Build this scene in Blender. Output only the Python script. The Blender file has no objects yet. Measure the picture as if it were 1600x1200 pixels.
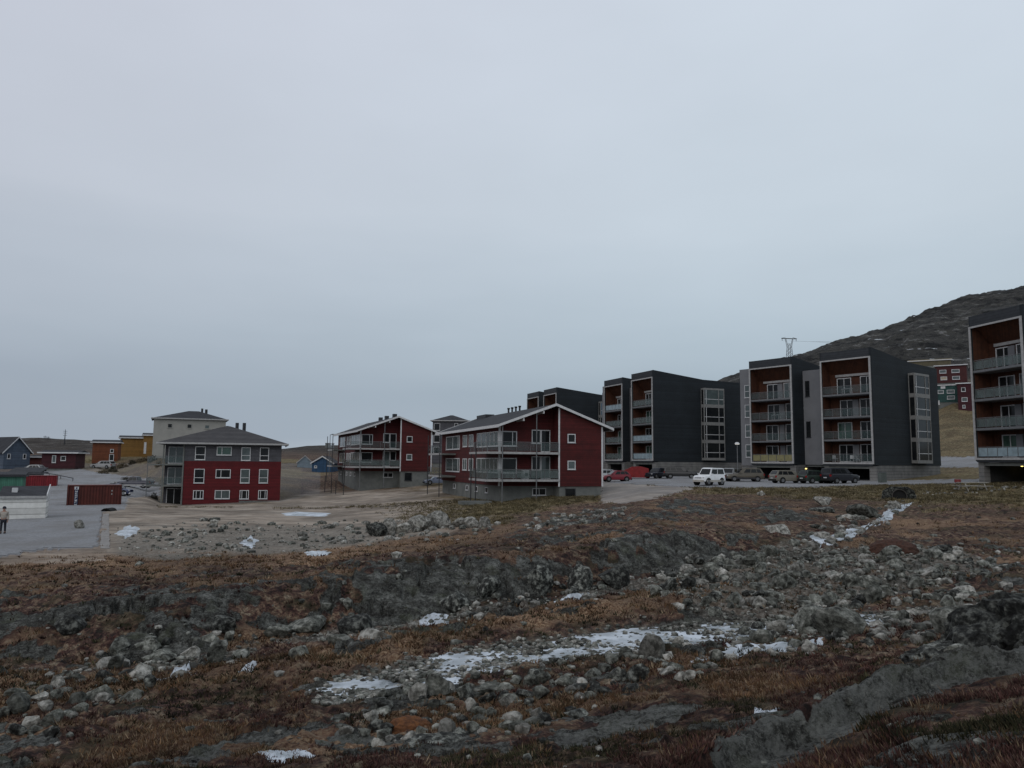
import bpy, math, random
import numpy as np
from math import sin, cos, pi, radians
random.seed(7); rng = np.random.default_rng(11)
S = bpy.context.scene
COL = S.collection

# ------------------------------------------------------------------ camera
FPX = 1200.0; TILT = math.atan(122/1200); ROLL = radians(.5)
cd = bpy.data.cameras.new('camera'); cam = bpy.data.objects.new('camera', cd); COL.objects.link(cam)
cd.sensor_width = 36; cd.lens = 36*FPX/1600; cd.clip_start = .1; cd.clip_end = 5000
from mathutils import Matrix, Vector
cam.matrix_world = Matrix.Rotation(pi/2+TILT, 4, 'X') @ Matrix.Rotation(ROLL, 4, 'Z')
S.camera = cam
S.render.resolution_x = 1024; S.render.resolution_y = 768

# ------------------------------------------------------------------ world, sun, exposure
SUN_EL, SUN_AZ = radians(32), radians(205)      # azimuth the light comes from (behind the camera, left)
W = bpy.data.worlds.new('World'); S.world = W; W.use_nodes = True
nt = W.node_tree; N = nt.nodes; L = nt.links; N.clear()
def wn(t, **k):
    n = N.new(t)
    for a, b in k.items(): setattr(n, a, b)
    return n
out = wn('ShaderNodeOutputWorld'); sky = wn('ShaderNodeTexSky', sky_type='NISHITA', sun_disc=False)
sky.sun_elevation = SUN_EL; sky.sun_rotation = SUN_AZ; sky.air_density = 1.5; sky.dust_density = 3
b1 = wn('ShaderNodeBackground'); b1.inputs[1].default_value = .06; L.new(sky.outputs[0], b1.inputs[0])
tc = wn('ShaderNodeTexCoord'); sx = wn('ShaderNodeSeparateXYZ'); L.new(tc.outputs['Generated'], sx.inputs[0])
mp = wn('ShaderNodeMapping'); mp.inputs['Scale'].default_value = (1.6, 1.6, 9); L.new(tc.outputs['Generated'], mp.inputs[0])
no = wn('ShaderNodeTexNoise'); no.inputs['Scale'].default_value = 1.5; no.inputs['Detail'].default_value = 5; no.inputs['Roughness'].default_value = .45; L.new(mp.outputs[0], no.inputs[0])
ad = wn('ShaderNodeMath', operation='MULTIPLY_ADD'); L.new(no.outputs[0], ad.inputs[0]); ad.inputs[1].default_value = .10; L.new(sx.outputs[2], ad.inputs[2])
ad2 = wn('ShaderNodeMath', operation='SUBTRACT'); L.new(ad.outputs[0], ad2.inputs[0]); ad2.inputs[1].default_value = .05
rp = wn('ShaderNodeValToRGB'); L.new(ad2.outputs[0], rp.inputs[0])
SKYR = [(0.0, (.44, .515, .585)), (.03, (.385, .465, .54)), (.08, (.38, .465, .545)), (.16, (.455, .545, .625)), (.30, (.585, .665, .745)), (.52, (.64, .71, .80)), (1.0, (.67, .73, .82))]
while len(rp.color_ramp.elements) < len(SKYR): rp.color_ramp.elements.new(.5)
for e, (p, c) in zip(rp.color_ramp.elements, SKYR): e.position = p; e.color = (*c, 1)
# a faint warm-violet cast towards the left of the view, as in the evening overcast
mr = wn('ShaderNodeMapRange'); L.new(sx.outputs[0], mr.inputs[0]); mr.inputs[1].default_value = -.7; mr.inputs[2].default_value = .25; mr.inputs[3].default_value = 1; mr.inputs[4].default_value = 0
tint = wn('ShaderNodeMix', data_type='RGBA', blend_type='MULTIPLY'); L.new(mr.outputs[0], tint.inputs[0]); L.new(rp.outputs[0], tint.inputs[6]); tint.inputs[7].default_value = (.91, .86, .875, 1)
mp2 = wn('ShaderNodeMapping'); mp2.inputs['Scale'].default_value = (2.2, 2.2, 5); mp2.inputs['Location'].default_value = (3, 1, 0); L.new(tc.outputs['Generated'], mp2.inputs[0])
no2 = wn('ShaderNodeTexNoise'); no2.inputs['Scale'].default_value = 1.3; no2.inputs['Detail'].default_value = 4; L.new(mp2.outputs[0], no2.inputs[0])
mr2 = wn('ShaderNodeMapRange'); L.new(no2.outputs[0], mr2.inputs[0]); mr2.inputs[1].default_value = .25; mr2.inputs[2].default_value = .75; mr2.inputs[3].default_value = .965; mr2.inputs[4].default_value = 1.035
vm = wn('ShaderNodeMix', data_type='RGBA', blend_type='MULTIPLY'); vm.inputs[0].default_value = 1; L.new(tint.outputs[2], vm.inputs[6]); L.new(mr2.outputs[0], vm.inputs[7])
b2 = wn('ShaderNodeBackground'); b2.inputs[1].default_value = 1.0; L.new(vm.outputs[2], b2.inputs[0])
mx = wn('ShaderNodeMixShader'); mx.inputs[0].default_value = .95; L.new(b1.outputs[0], mx.inputs[1]); L.new(b2.outputs[0], mx.inputs[2]); L.new(mx.outputs[0], out.inputs[0])
sd = bpy.data.lights.new('sun', 'SUN'); so = bpy.data.objects.new('sun', sd); COL.objects.link(so)
sd.energy = .7; sd.angle = radians(50); sd.color = (1, .97, .94)
so.rotation_euler = Vector((sin(SUN_AZ)*cos(SUN_EL), cos(SUN_AZ)*cos(SUN_EL), sin(SUN_EL))).to_track_quat('Z', 'Y').to_euler()
S.view_settings.view_transform = 'Standard'; S.view_settings.look = 'None'; S.view_settings.exposure = 0; S.view_settings.gamma = 1

# ------------------------------------------------------------------ materials
MATS = {}
def material(name, base, rough=.8, metal=0, spec=.3, kind=None, c2=None, scale=1.0, bump=0.0, stripe=None, transp=0, emit=None):
    """procedural principled material: base mottled towards c2 by noise, optional ribs (axis, period)"""
    if name in MATS: return MATS[name]
    m = bpy.data.materials.new(name); m.use_nodes = True; t = m.node_tree; n = t.nodes; l = t.links
    p = n['Principled BSDF']; p.inputs['Roughness'].default_value = rough; p.inputs['Metallic'].default_value = metal
    p.inputs['Specular IOR Level'].default_value = spec
    co = n.new('ShaderNodeTexCoord')
    no = n.new('ShaderNodeTexNoise'); no.inputs['Scale'].default_value = scale; no.inputs['Detail'].default_value = 8; no.inputs['Roughness'].default_value = .65
    l.new(co.outputs['Object'], no.inputs['Vector'])
    r = n.new('ShaderNodeValToRGB'); l.new(no.outputs[0], r.inputs[0])
    c2 = c2 or tuple(v*.72 for v in base)
    r.color_ramp.elements[0].position = .35; r.color_ramp.elements[0].color = (*c2, 1); r.color_ramp.elements[1].position = .62; r.color_ramp.elements[1].color = (*base, 1)
    l.new(r.outputs[0], p.inputs['Base Color'])
    hgt = no.outputs[0]
    if stripe:
        ax, per, depth = stripe
        sp = n.new('ShaderNodeSeparateXYZ'); l.new(co.outputs['Object'], sp.inputs[0])
        src = sp.outputs[min(ax, 2)]
        if ax == 3 or ax == 0:      # vertical ribs on walls of either direction
            a = n.new('ShaderNodeMath'); a.operation = 'ADD'; l.new(sp.outputs[0], a.inputs[0]); l.new(sp.outputs[1], a.inputs[1]); src = a.outputs[0]
        d = n.new('ShaderNodeMath'); d.operation = 'DIVIDE'; l.new(src, d.inputs[0]); d.inputs[1].default_value = per
        f = n.new('ShaderNodeMath'); f.operation = 'FRACT'; l.new(d.outputs[0], f.inputs[0])
        g = n.new('ShaderNodeMath'); g.operation = 'GREATER_THAN'; l.new(f.outputs[0], g.inputs[0]); g.inputs[1].default_value = .16
        fl = n.new('ShaderNodeMath'); fl.operation = 'FLOOR'; l.new(d.outputs[0], fl.inputs[0])
        wn_ = n.new('ShaderNodeTexWhiteNoise'); wn_.noise_dimensions = '1D'; l.new(fl.outputs[0], wn_.inputs['W'])
        mr = n.new('ShaderNodeMapRange'); l.new(wn_.outputs[0], mr.inputs[0]); mr.inputs[3].default_value = .82; mr.inputs[4].default_value = 1.12
        mm = n.new('ShaderNodeMath'); mm.operation = 'MULTIPLY'
        mr3 = n.new('ShaderNodeMapRange'); l.new(g.outputs[0], mr3.inputs[0]); mr3.inputs[3].default_value = .62; mr3.inputs[4].default_value = 1
        l.new(mr.outputs[0], mm.inputs[0]); l.new(mr3.outputs[0], mm.inputs[1])
        mc = n.new('ShaderNodeMix'); mc.data_type = 'RGBA'; mc.blend_type = 'MULTIPLY'; mc.inputs[0].default_value = 1
        l.new(r.outputs[0], mc.inputs[6]); l.new(mm.outputs[0], mc.inputs[7]); l.new(mc.outputs[2], p.inputs['Base Color'])
        hs = n.new('ShaderNodeMath'); hs.operation = 'ADD'; l.new(f.outputs[0], hs.inputs[0]); l.new(no.outputs[0], hs.inputs[1]); hgt = hs.outputs[0]
        bump = max(bump, depth)
    if bump:
        b = n.new('ShaderNodeBump'); b.inputs['Strength'].default_value = .6; b.inputs['Distance'].default_value = bump
        l.new(hgt, b.inputs['Height']); l.new(b.outputs[0], p.inputs['Normal'])
    if transp: p.inputs['Alpha'].default_value = 1-transp
    if emit:
        p.inputs['Emission Color'].default_value = (*emit[0], 1); p.inputs['Emission Strength'].default_value = emit[1]
    MATS[name] = m; return m
M = material
charcoal = M('charcoal cladding', (.015, .020, .0245), .75, scale=.35, c2=(.011, .0145, .018), stripe=(2, .30, .015))
charcoal_front = M('charcoal parapet', (.036, .040, .046), .7, scale=1.5, stripe=(2, .30, .01))
rust = M('rust red panel', (.078, .027, .013), .8, scale=2, c2=(.048, .018, .010), stripe=(0, .16, .008))
slate_panel = M('grey facade panel', (.17, .172, .18), .8, scale=.5, c2=(.14, .142, .15), bump=.01)
paleframe = M('pale grey frame paint', (.36, .355, .35), .6, scale=4)
white = M('white paint', (.56, .56, .56), .55, scale=3, c2=(.44, .44, .45))
concrete = M('concrete', (.155, .16, .15), .9, scale=.9, c2=(.10, .105, .10), bump=.01)
blockwork = M('concrete block courses', (.21, .205, .195), .9, scale=1.2, c2=(.14, .138, .135), stripe=(2, .4, .02))
redside = M('red clapboard', (.080, .0115, .0115), .8, scale=1.1, c2=(.055, .010, .010), stripe=(2, .2, .015))
redside2 = M('brighter red clapboard', (.105, .009, .012), .8, scale=1.1, c2=(.078, .008, .010), stripe=(2, .2, .015))
greyside = M('grey clapboard', (.085, .085, .095), .8, scale=1.1, stripe=(2, .2, .015))
paleside = M('pale cream render', (.30, .29, .265), .85, scale=.6, c2=(.25, .245, .225))
blueside = M('slate blue boards', (.085, .11, .15), .8, scale=1.2, stripe=(2, .2, .015))
bluestrong = M('blue boards', (.028, .07, .135), .8, scale=1.2, stripe=(0, .2, .015))
orangeside = M('orange boards', (.16, .052, .024), .8, scale=1.2, stripe=(2, .2, .015))
yellowside = M('ochre boards', (.23, .125, .035), .8, scale=1.2, stripe=(2, .2, .015))
greenside = M('green boards', (.06, .17, .12), .8, scale=1.2, stripe=(0, .2, .015))
tealside = M('teal boards', (.03, .075, .07), .8, scale=1.2, stripe=(0, .3, .015))
maroonside = M('maroon boards', (.055, .014, .019), .8, scale=1.2, stripe=(2, .25, .015))
roofing = M('dark bitumen roofing', (.036, .037, .042), .9, scale=1.3, c2=(.026, .027, .031), stripe=(3, .55, .01))
shingle = M('grey brown shingles', (.060, .057, .058), .9, scale=1.0, c2=(.045, .043, .045), stripe=(2, .16, .01))
glass = M('dark window glass', (.008, .009, .011), .12, spec=.22, scale=.7, c2=(.018, .02, .02))
glasspale = M('window glass before curtain', (.085, .105, .105), .12, spec=.5, scale=.9, c2=(.05, .065, .065))
glassblue = M('blue tinted window glass', (.13, .19, .235), .15, spec=.5, scale=.9, c2=(.09, .13, .17))
glassgreen = M('green tinted window glass', (.06, .11, .085), .12, spec=.5, scale=.9, c2=(.03, .06, .05))
railglass = M('frosted balcony glass', (.12, .155, .15), .2, spec=.4, scale=2, transp=.5)
railglass_clear = M('clear balcony glass', (.10, .14, .14), .1, spec=.5, scale=2, transp=.78)
railglass_pale = M('pale balcony glass', (.24, .31, .34), .25, spec=.5, scale=2)
railglass_yellow = M('yellow balcony panel', (.22, .20, .10), .5, scale=2)
steel = M('galvanised steel', (.16, .165, .17), .5, metal=.3, scale=6)
darksteel = M('dark steel', (.035, .036, .04), .5, metal=.2, scale=6)
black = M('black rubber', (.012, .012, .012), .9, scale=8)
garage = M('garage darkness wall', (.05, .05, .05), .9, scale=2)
rustcontainer = M('brown red container steel', (.085, .018, .013), .7, scale=1.2, c2=(.055, .013, .010), stripe=(0, .28, .035))
redcontainer = M('bright red container steel', (.18, .012, .018), .65, scale=1.2, c2=(.13, .010, .014), stripe=(0, .28, .035))
navy = M('navy print', (.03, .04, .085), .7, scale=3)
lampmat = M('lit lamp', (.9, .75, .3), .5, emit=((1, .72, .2), 3.0))
lampwhite = M('white lamp glass with added glow', (.9, .9, .85), .5, emit=((1, .95, .85), .5))  # glow added to an unlit lamp glass to keep it white
wood_dark = M('dark bark', (.05, .04, .03), .9, scale=6)
skin = M('skin', (.35, .2, .15), .7, scale=5)
jacket = M('pale jacket cloth', (.35, .31, .27), .9, scale=5)
trouser = M('dark trouser cloth', (.02, .022, .03), .9, scale=5)
def paint(nm, c, rough=.35): return M(nm+' car paint', c, rough, spec=.5, scale=1.5, c2=tuple(v*.82 for v in c))

# ------------------------------------------------------------------ mesh helpers
class MB:
    def __init__(s): s.v = []; s.f = []
    def poly(s, pts):
        i = len(s.v); s.v += [tuple(p) for p in pts]; s.f.append(tuple(range(i, i+len(pts)))); return s
    def box(s, x0, x1, y0, y1, z0, z1):
        i = len(s.v)
        s.v += [(x0, y0, z0), (x1, y0, z0), (x1, y1, z0), (x0, y1, z0), (x0, y0, z1), (x1, y0, z1), (x1, y1, z1), (x0, y1, z1)]
        s.f += [tuple(i+k for k in q) for q in ((0, 3, 2, 1), (4, 5, 6, 7), (0, 1, 5, 4), (1, 2, 6, 5), (2, 3, 7, 6), (3, 0, 4, 7))]; return s
    def prism(s, pts, d):
        """closed polygon pts (3D list) extruded by vector d"""
        i = len(s.v); n = len(pts)
        s.v += [tuple(p) for p in pts]+[tuple(p[k]+d[k] for k in range(3)) for p in pts]
        s.f.append(tuple(i+k for k in range(n))[::-1]); s.f.append(tuple(i+n+k for k in range(n)))
        for k in range(n): s.f.append((i+k, i+(k+1) % n, i+n+(k+1) % n, i+n+k))
        return s
    def tube(s, a, b, r, n=6, r2=None):
        a = Vector(a); b = Vector(b); r2 = r if r2 is None else r2
        d = (b-a).normalized(); u = d.orthogonal().normalized(); w = d.cross(u)
        i = len(s.v)
        for c, rr in ((a, r), (b, r2)):
            for k in range(n):
                p = c+(u*cos(2*pi*k/n)+w*sin(2*pi*k/n))*rr; s.v.append(tuple(p))
        for k in range(n): s.f.append((i+k, i+(k+1) % n, i+n+(k+1) % n, i+n+k))
        s.f.append(tuple(i+k for k in range(n))[::-1]); s.f.append(tuple(i+n+k for k in range(n))); return s
    def build(s, name, mat, parent=None, smooth=False):
        me = bpy.data.meshes.new(name); me.from_pydata(s.v, [], s.f)
        import bmesh
        b = bmesh.new(); b.from_mesh(me); bmesh.ops.recalc_face_normals(b, faces=b.faces); b.to_mesh(me); b.free()
        if smooth:
            for p in me.polygons: p.use_smooth = True
        me.materials.append(mat)
        o = bpy.data.objects.new(name, me); COL.objects.link(o)
        if parent: o.parent = parent
        return o
def tag(o, label=None, cat=None, group=None, kind=None):
    if label: o['label'] = label
    if cat: o['category'] = cat
    if group: o['group'] = group
    if kind: o['kind'] = kind
    return o
def thing(name, label, cat, loc=(0, 0, 0), rz=0, group=None):
    o = bpy.data.objects.new(name, None); COL.objects.link(o); o.location = loc; o.rotation_euler = (0, 0, rz); o.empty_display_size = .2
    return tag(o, label, cat, group)
KIDS = {}
def copy_tree(o, parent=None):
    c = o.copy(); COL.objects.link(c)
    if parent: c.parent = parent
    for ch in list(o.children): copy_tree(ch, c)
    return c

# ------------------------------------------------------------------ pixel <-> world (for surveying positions out of the photograph)
CT, ST = cos(TILT), sin(TILT); CR, SR = cos(ROLL), sin(ROLL)
def project(x, y, z):
    F = y*CT+z*ST; U = -y*ST+z*CT
    F = np.where(np.abs(F) < .01, .01, F) if isinstance(F, np.ndarray) else F
    cx = x/F; cy = U/F
    return 800+FPX*(cx*CR+cy*SR), 600-FPX*(-cx*SR+cy*CR)
def unproject(px, py, Y):
    X = (np.asarray(px, float)-800)/FPX; V = (600-np.asarray(py, float))/FPX
    cx = X*CR-V*SR; cy = X*SR+V*CR
    dy = CT-cy*ST; dz = ST+cy*CT
    return cx/dy*Y, Y, dz/dy*Y
def P3(px, py, Y):
    a, b, c = unproject(px, py, Y); return Vector((float(a), float(b), float(c)))

# ------------------------------------------------------------------ noise
def _h(ix, iy, seed):
    h = (ix.astype(np.int64)*374761393+iy.astype(np.int64)*668265263+seed*2147483647) & 0xffffffff
    h = ((h ^ (h >> 13))*1274126177) & 0xffffffff
    return ((h ^ (h >> 16)) & 0xffffff)/float(0xffffff)
def vnoise(x, y, seed=0):
    ix = np.floor(x); iy = np.floor(y); fx = x-ix; fy = y-iy
    fx = fx*fx*fx*(fx*(fx*6-15)+10); fy = fy*fy*fy*(fy*(fy*6-15)+10)
    a = _h(ix, iy, seed); b = _h(ix+1, iy, seed); c = _h(ix, iy+1, seed); d = _h(ix+1, iy+1, seed)
    return (a*(1-fx)+b*fx)*(1-fy)+(c*(1-fx)+d*fx)*fy
def fbm(x, y, oct=4, seed=0, gain=.5):
    s = 0; a = 1; t = 0; c, n = cos(.6), sin(.6)
    for k in range(oct):
        s = s+a*(vnoise(x, y, seed+k*17)*2-1); t += a; a *= gain
        x, y = (x*c-y*n)*2.03+3.1, (x*n+y*c)*2.03+1.7
    return s/t
def voron(x, y, seed=0):
    ix = np.floor(x); iy = np.floor(y); f1 = np.full_like(x, 9.); f2 = np.full_like(x, 9.); idv = np.zeros_like(x)
    for a in (-1, 0, 1):
        for b in (-1, 0, 1):
            cx = ix+a; cy = iy+b
            px = cx+_h(cx, cy, seed); py = cy+_h(cx, cy, seed+7)
            d = np.hypot(px-x, py-y); m = d < f1
            f2 = np.where(m, f1, np.minimum(f2, d)); idv = np.where(m, _h(cx, cy, seed+3), idv); f1 = np.where(m, d, f1)
    return f1, f2, idv
def sstep(a, b, x):
    t = np.clip((x-a)/(b-a), 0, 1); return t*t*(3-2*t)

# ------------------------------------------------------------------ terrain survey: knot lines across the view, near to far
CP0 = [0, 250, 500, 780, 1000, 1250, 1400, 1600]
EXTRA = {250: {12: (784, 106)}, 1490: {14: (668, 165), 15: (616, 205)}, 285: {12: (788, 105)}, 440: {12: (782, 107)}, 150: {11: (757, 121), 12: (732, 148), 13: (722, 175)}, 930: {8: (801, 57), 9: (789, 68), 10: (777, 80), 11: (757, 95)}, 1000: {10: (765, 80), 11: (752, 98)}, 1080: {8: (785, 59), 9: (774, 69), 10: (760.5, 83), 11: (747, 112)}}
CP = sorted(set(CP0) | set(EXTRA))
ROWS = [   # (py, Y) for the eight columns
 [(1200,11),(1200,10),(1200,9.5),(1200,8.5),(1200,8),(1200,6.8),(1200,5.8),(1200,5)],
 [(1170,12),(1175,11.5),(1165,11),(1145,10.5),(1110,11),(1140,8.5),(1090,8.5),(1080,7.5)],
 [(1140,13.5),(1150,12.6),(1150,12),(1120,12.5),(1060,14),(1020,16),(1000,16.5),(985,16.5)],
 [(1100,15.5),(1130,13.8),(1120,13.5),(1050,16),(1025,17),(990,19),(970,20),(955,20.5)],
 [(1075,17),(1095,15.5),(1060,16),(1000,19),(975,21),(960,22),(950,22.5),(935,22.5)],
 [(1050,19),(1060,18),(1010,21),(965,23.5),(925,27),(880,31),(880,30),(890,28)],
 [(1035,20.5),(1030,20),(990,23.5),(945,25.5),(905,29.5),(865,33.5),(860,34),(865,33)],
 [(955,23.5),(945,23.5),(900,26.5),(868,29),(833,33),(828,39.5),(840,39),(840,38)],
 [(900,31),(895,31),(880,32),(845,36),(800,44),(805,47),(815,47),(815,45)],
 [(868,41),(865,42),(858,45),(825,48),(788,58),(785,60),(790,57),(790,56)],
 [(830,54),(825,58),(826,60),(805,62),(776,68),(772,70),(772,68),(775,66)],
 [(795,80),(796,82),(795,88),(786,79),(758,80),(759,84),(762,78),(757,74)],
 [(762,118),(756,122),(766,128),(752,118),(748,112),(748,112),(747,104),(740,98)],
 [(735,145),(716,150),(748,145),(736,145),(742,130),(741,122),(736,118),(722,112)],
 [(722,175),(714,175),(734,175),(732,175),(735,175),(715,165),(700,160),(672,160)],
 [(714,220),(708,220),(716,220),(728,220),(728,220),(670,220),(655,215),(606,215)],
 [(704,280),(703,280),(705,280),(724,280),(722,280),(620,280),(590,280),(560,280)],
]
RU = []; RY = []; RZ = []
for ir, row in enumerate(ROWS):
    row = [EXTRA.get(c, {}).get(ir-0, None) or (float(np.interp(c, CP0, [q[0] for q in row])), float(np.interp(c, CP0, [q[1] for q in row]))) for c in CP]
    a = np.array([unproject(px, py, Y) for px, (py, Y) in zip(CP, row)], float)
    RU.append(a[:, 0]/a[:, 1]); RY.append(a[:, 1]); RZ.append(a[:, 2])
sp_ = [-600, 0, 60, 140, 240, 440, 480, 560, 780, 1050, 1130, 1152, 1200, 1250, 1300, 1380, 1450, 1520, 1600, 2000]
sq_ = [694, 687, 684, 688, 696, 704, 698, 697, 716, 640, 592, 583, 570, 556, 537, 517, 486, 464, 449, 390]
a = np.array([unproject(px, py, 440) for px, py in zip(sp_, sq_)], float)
RU.append(a[:, 0]/a[:, 1]); RY.append(a[:, 1]); RZ.append(a[:, 2])
RU.append(RU[-1]); RY.append(np.full(len(a), 1100.)); RZ.append(a[:, 2]*1.35-3)
K = len(RU)
def base(u, Y):
    """surveyed ground height and knot coordinate t at direction u = x/y and depth y"""
    uu = np.clip(u, -.9, .8)
    Yk = [np.full_like(u, .2)]+[np.interp(uu, RU[k], RY[k]) for k in range(K)]
    Zk = [np.full_like(u, -1.62)]+[np.interp(uu, RU[k], RZ[k]) for k in range(K)]
    Yk = np.array(Yk); Zk = np.array(Zk)
    sl = (Zk[1:]-Zk[:-1])/(Yk[1:]-Yk[:-1])
    m = np.zeros_like(Zk); m[0] = sl[0]; m[-1] = sl[-1]
    h0 = Yk[1:-1]-Yk[:-2]; h1 = Yk[2:]-Yk[1:-1]
    pr = sl[:-1]*sl[1:]
    with np.errstate(all='ignore'):
        hm = (h0+h1)*3/((2*h1+h0)/sl[:-1]+(h1+2*h0)/sl[1:])
    m[1:-1] = np.where(pr > 0, hm, 0)
    z = np.full_like(u, 0.); t = np.zeros_like(u)
    for k in range(K):
        w = (Y >= Yk[k]) & ((Y < Yk[k+1]) | (k == K-1))
        if k == 0: w = Y < Yk[1]
        d = Yk[k+1]-Yk[k]; s = np.clip((Y-Yk[k])/d, 0, 1)
        hz = (2*s**3-3*s**2+1)*Zk[k]+(s**3-2*s**2+s)*d*m[k]+(-2*s**3+3*s**2)*Zk[k+1]+(s**3-s**2)*d*m[k+1]
        z = np.where(w, hz, z); t = np.where(w, k+s, t)
    return z, t         # t = index of ROWS + 1
def inpoly(px, py, poly):
    r = np.zeros(px.shape, bool); n = len(poly)
    for i in range(n):
        x0, y0 = poly[i]; x1, y1 = poly[(i+1) % n]
        if y0 == y1: continue
        c = ((y0 > py) != (y1 > py)) & (px < (x1-x0)*(py-y0)/(y1-y0)+x0)
        r ^= c
    return r
YARD = [(-900,900),(-300,885),(0,872),(55,860),(152,856),(160,800),(196,795),(200,778),(250,775),(250,758),(235,748),(150,738),(105,728),(60,731),(20,745),(-300,745),(-900,750)]
PARK = [(925,752),(1000,757),(1075,761),(1150,763),(1250,762),(1330,760),(1375,758),(1430,757),(1530,755),(1700,750),(1700,746),(1480,749),(1385,751),(1360,738),(925,738)]
ROAD2 = [(1455,731),(1530,730),(1720,728),(1720,712),(1455,714)]
EMB = [(938,752),(1000,757),(1075,761),(1085,764),(1040,776),(985,786),(938,786)]
SLABS = [[(1085,1230),(1170,1178),(1290,1122),(1390,1084),(1480,1058),(1610,1044),(1610,1066),(1510,1076),(1420,1100),(1345,1132),(1290,1164),(1190,1230)],
         [(230,1190),(340,1165),(420,1140),(520,1136),(600,1150),(680,1150),(640,1172),(480,1165),(380,1180),(300,1200)],
         [(800,1150),(900,1122),(1000,1105),(1110,1098),(1050,1130),(960,1150),(880,1168)],
         [(-50,1150),(0,1130),(70,1128),(95,1150),(60,1175),(-50,1190)],
         [(650,1150),(740,1140),(820,1150),(800,1175),(690,1172)]]
FIELD = [(1040,900),(1120,868),(1230,850),(1330,858),(1420,850),(1500,862),(1560,880),(1500,905),(1400,925),(1330,960),(1320,1000),(1200,1000),(1080,960),(1020,930)]
RIDGE = [(985,1290,6.3),(1085,1212,7.0),(1180,1172,7.6),(1300,1120,8.1),(1390,1082,8.6),(1470,1058,8.9),(1600,1048,8.9),(1750,1050,9)]
RIDGEW = [P3(*r) for r in RIDGE]
def ridge_bump(x, y):
    best = np.full_like(x, 1e9); sgn = np.zeros_like(x)
    for a, b in zip(RIDGEW[:-1], RIDGEW[1:]):
        dx, dy = b.x-a.x, b.y-a.y; L2 = dx*dx+dy*dy
        s = np.clip(((x-a.x)*dx+(y-a.y)*dy)/L2, 0, 1)
        ex = x-(a.x+s*dx); ey = y-(a.y+s*dy); d = np.hypot(ex, ey)
        side = np.sign(dx*ey-dy*ex)
        m = d < best; sgn = np.where(m, side, sgn); best = np.where(m, d, best)
    near = sgn < 0
    w = 1+.25*fbm(x*2, y*2, 3, 55)
    hh = .26*(1+.5*fbm(x*1.7, y*1.7, 5, 58, .6))
    return np.where(near, hh*(1-sstep(.02, .17, best*w)), hh*(1-sstep(.10, .50, best*w)))
def terrain(x, y, want=False):
    Y = np.maximum(y, .05); u = np.clip(x/Y, -3, 3)
    z0, t = base(u, Y)
    px, py = project(u*Y, Y, z0)
    t = t-1+0.0
    jn = fbm(x*.35, y*.35, 4, 5); jf = fbm(x*1.3, y*1.3, 3, 9)
    pj = px+jn*26*np.clip(20/Y, .15, 1.5)+jf*14; qj = py+jn*9+jf*7
    tj = t+jn*.55+jf*.2
    far = Y > 100
    yard = inpoly(px+jf*4, py+jf*1.5, YARD); park = inpoly(px+jf*4, py+jf*1.5, PARK) | inpoly(px+jf*4, py+jf*1.5, ROAD2); emb = inpoly(px+jf*6, py+jf*2, EMB)
    paved = (yard | park).astype(float)
    # zone weights
    pn = fbm(x*.33, y*.42, 4, 131)
    cliff = sstep(5.75, 6.15, t+jn*.25)*(1-sstep(6.75, 7.15, t+jn*.4))*sstep(1310, 1230, px)*(1-.9*sstep(-.06, .10, pn))
    outc = sstep(6.9, 7.3, tj)*(1-sstep(8.4, 8.9, tj))*sstep(700, 880, pj)*sstep(1330, 1240, pj)*sstep(.02, .16, fbm(x*.5, y*.6, 4, 71))
    left = sstep(5.6, 6.4, tj)*(1-sstep(7.3, 8.2, tj))*sstep(760, 560, pj)*sstep(.05, .2, fbm(x*.6, y*1.1, 4, 23))
    slab = np.zeros_like(x)
    for s in SLABS: slab = np.maximum(slab, inpoly(px+jf*12, py+jf*8, s))
    rand_r = sstep(.22, .34, fbm(x*.55+9, y*.9, 4, 31))*(t < 7)*.9
    rock = np.clip(np.maximum.reduce([cliff, outc*.9, left*.8, slab*(1-.75*sstep(.05, .2, fbm(x*1.4, y*1.6, 4, 151))), rand_r]), 0, 1)
    mount = sstep(200, 290, Y)*sstep(.20, .36, u)
    rock = np.maximum(rock*(1-paved), mount*sstep(-.15, .15, fbm(x*.02, y*.03, 4, 41)+.1))
    rubble = sstep(8.7, 9.0, tj)*(1-sstep(9.7, 10.2, t+jn*.3))*sstep(165, 200, px)*sstep(720, 600, px)
    dirt = sstep(8.75, 9.1, t+jn*.25)*(1-sstep(11.6, 12.2, t+jn*.4))*sstep(160, 168, px)*sstep(760, 640, pj+jn*60)
    dirt = np.maximum(dirt, (px < 165)*(t > 8.5)*(t < 12)*(1-paved)*.7)
    dirt = np.maximum(dirt, emb*1.0)
    grass = sstep(9.2, 9.8, tj)*(1-sstep(12.3, 12.9, t))*sstep(560, 760, pj)*(1-emb)
    grass = np.maximum(grass, sstep(8.6, 9.3, tj)*(1-sstep(11.5, 12.5, t))*sstep(1340, 1420, pj)*(fbm(x*.2, y*.2, 2, 3) > -.5))
    grass = np.maximum(grass, (t > 12)*sstep(1400, 1450, px)*(1-mount)*.8)
    grass = np.maximum(grass, (t > 11.2)*(px < 470)*(px > 120)*(Y < 210)*(.35+.65*sstep(-.2, .2, fbm(x*.08, y*.05, 3, 79)))*(1-paved))
    grass = np.maximum(grass, (t > 11)*(px > 430)*(px < 760)*(Y < 190)*sstep(-.1, .3, fbm(x*.1, y*.1, 3, 77))*.8)
    orange = sstep(3.9, 4.2, tj)*(1-sstep(4.7, 5.3, tj))*sstep(1330, 1180, pj)+sstep(7.7, 8.2, tj)*(1-sstep(8.9, 9.2, tj))*sstep(900, 700, pj)
    orange = np.maximum(orange, sstep(.15, .4, fbm(x*.3+4, y*.45, 3, 61))*(t < 12)*.8)
    orange = np.clip(orange, 0, 1)
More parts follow.
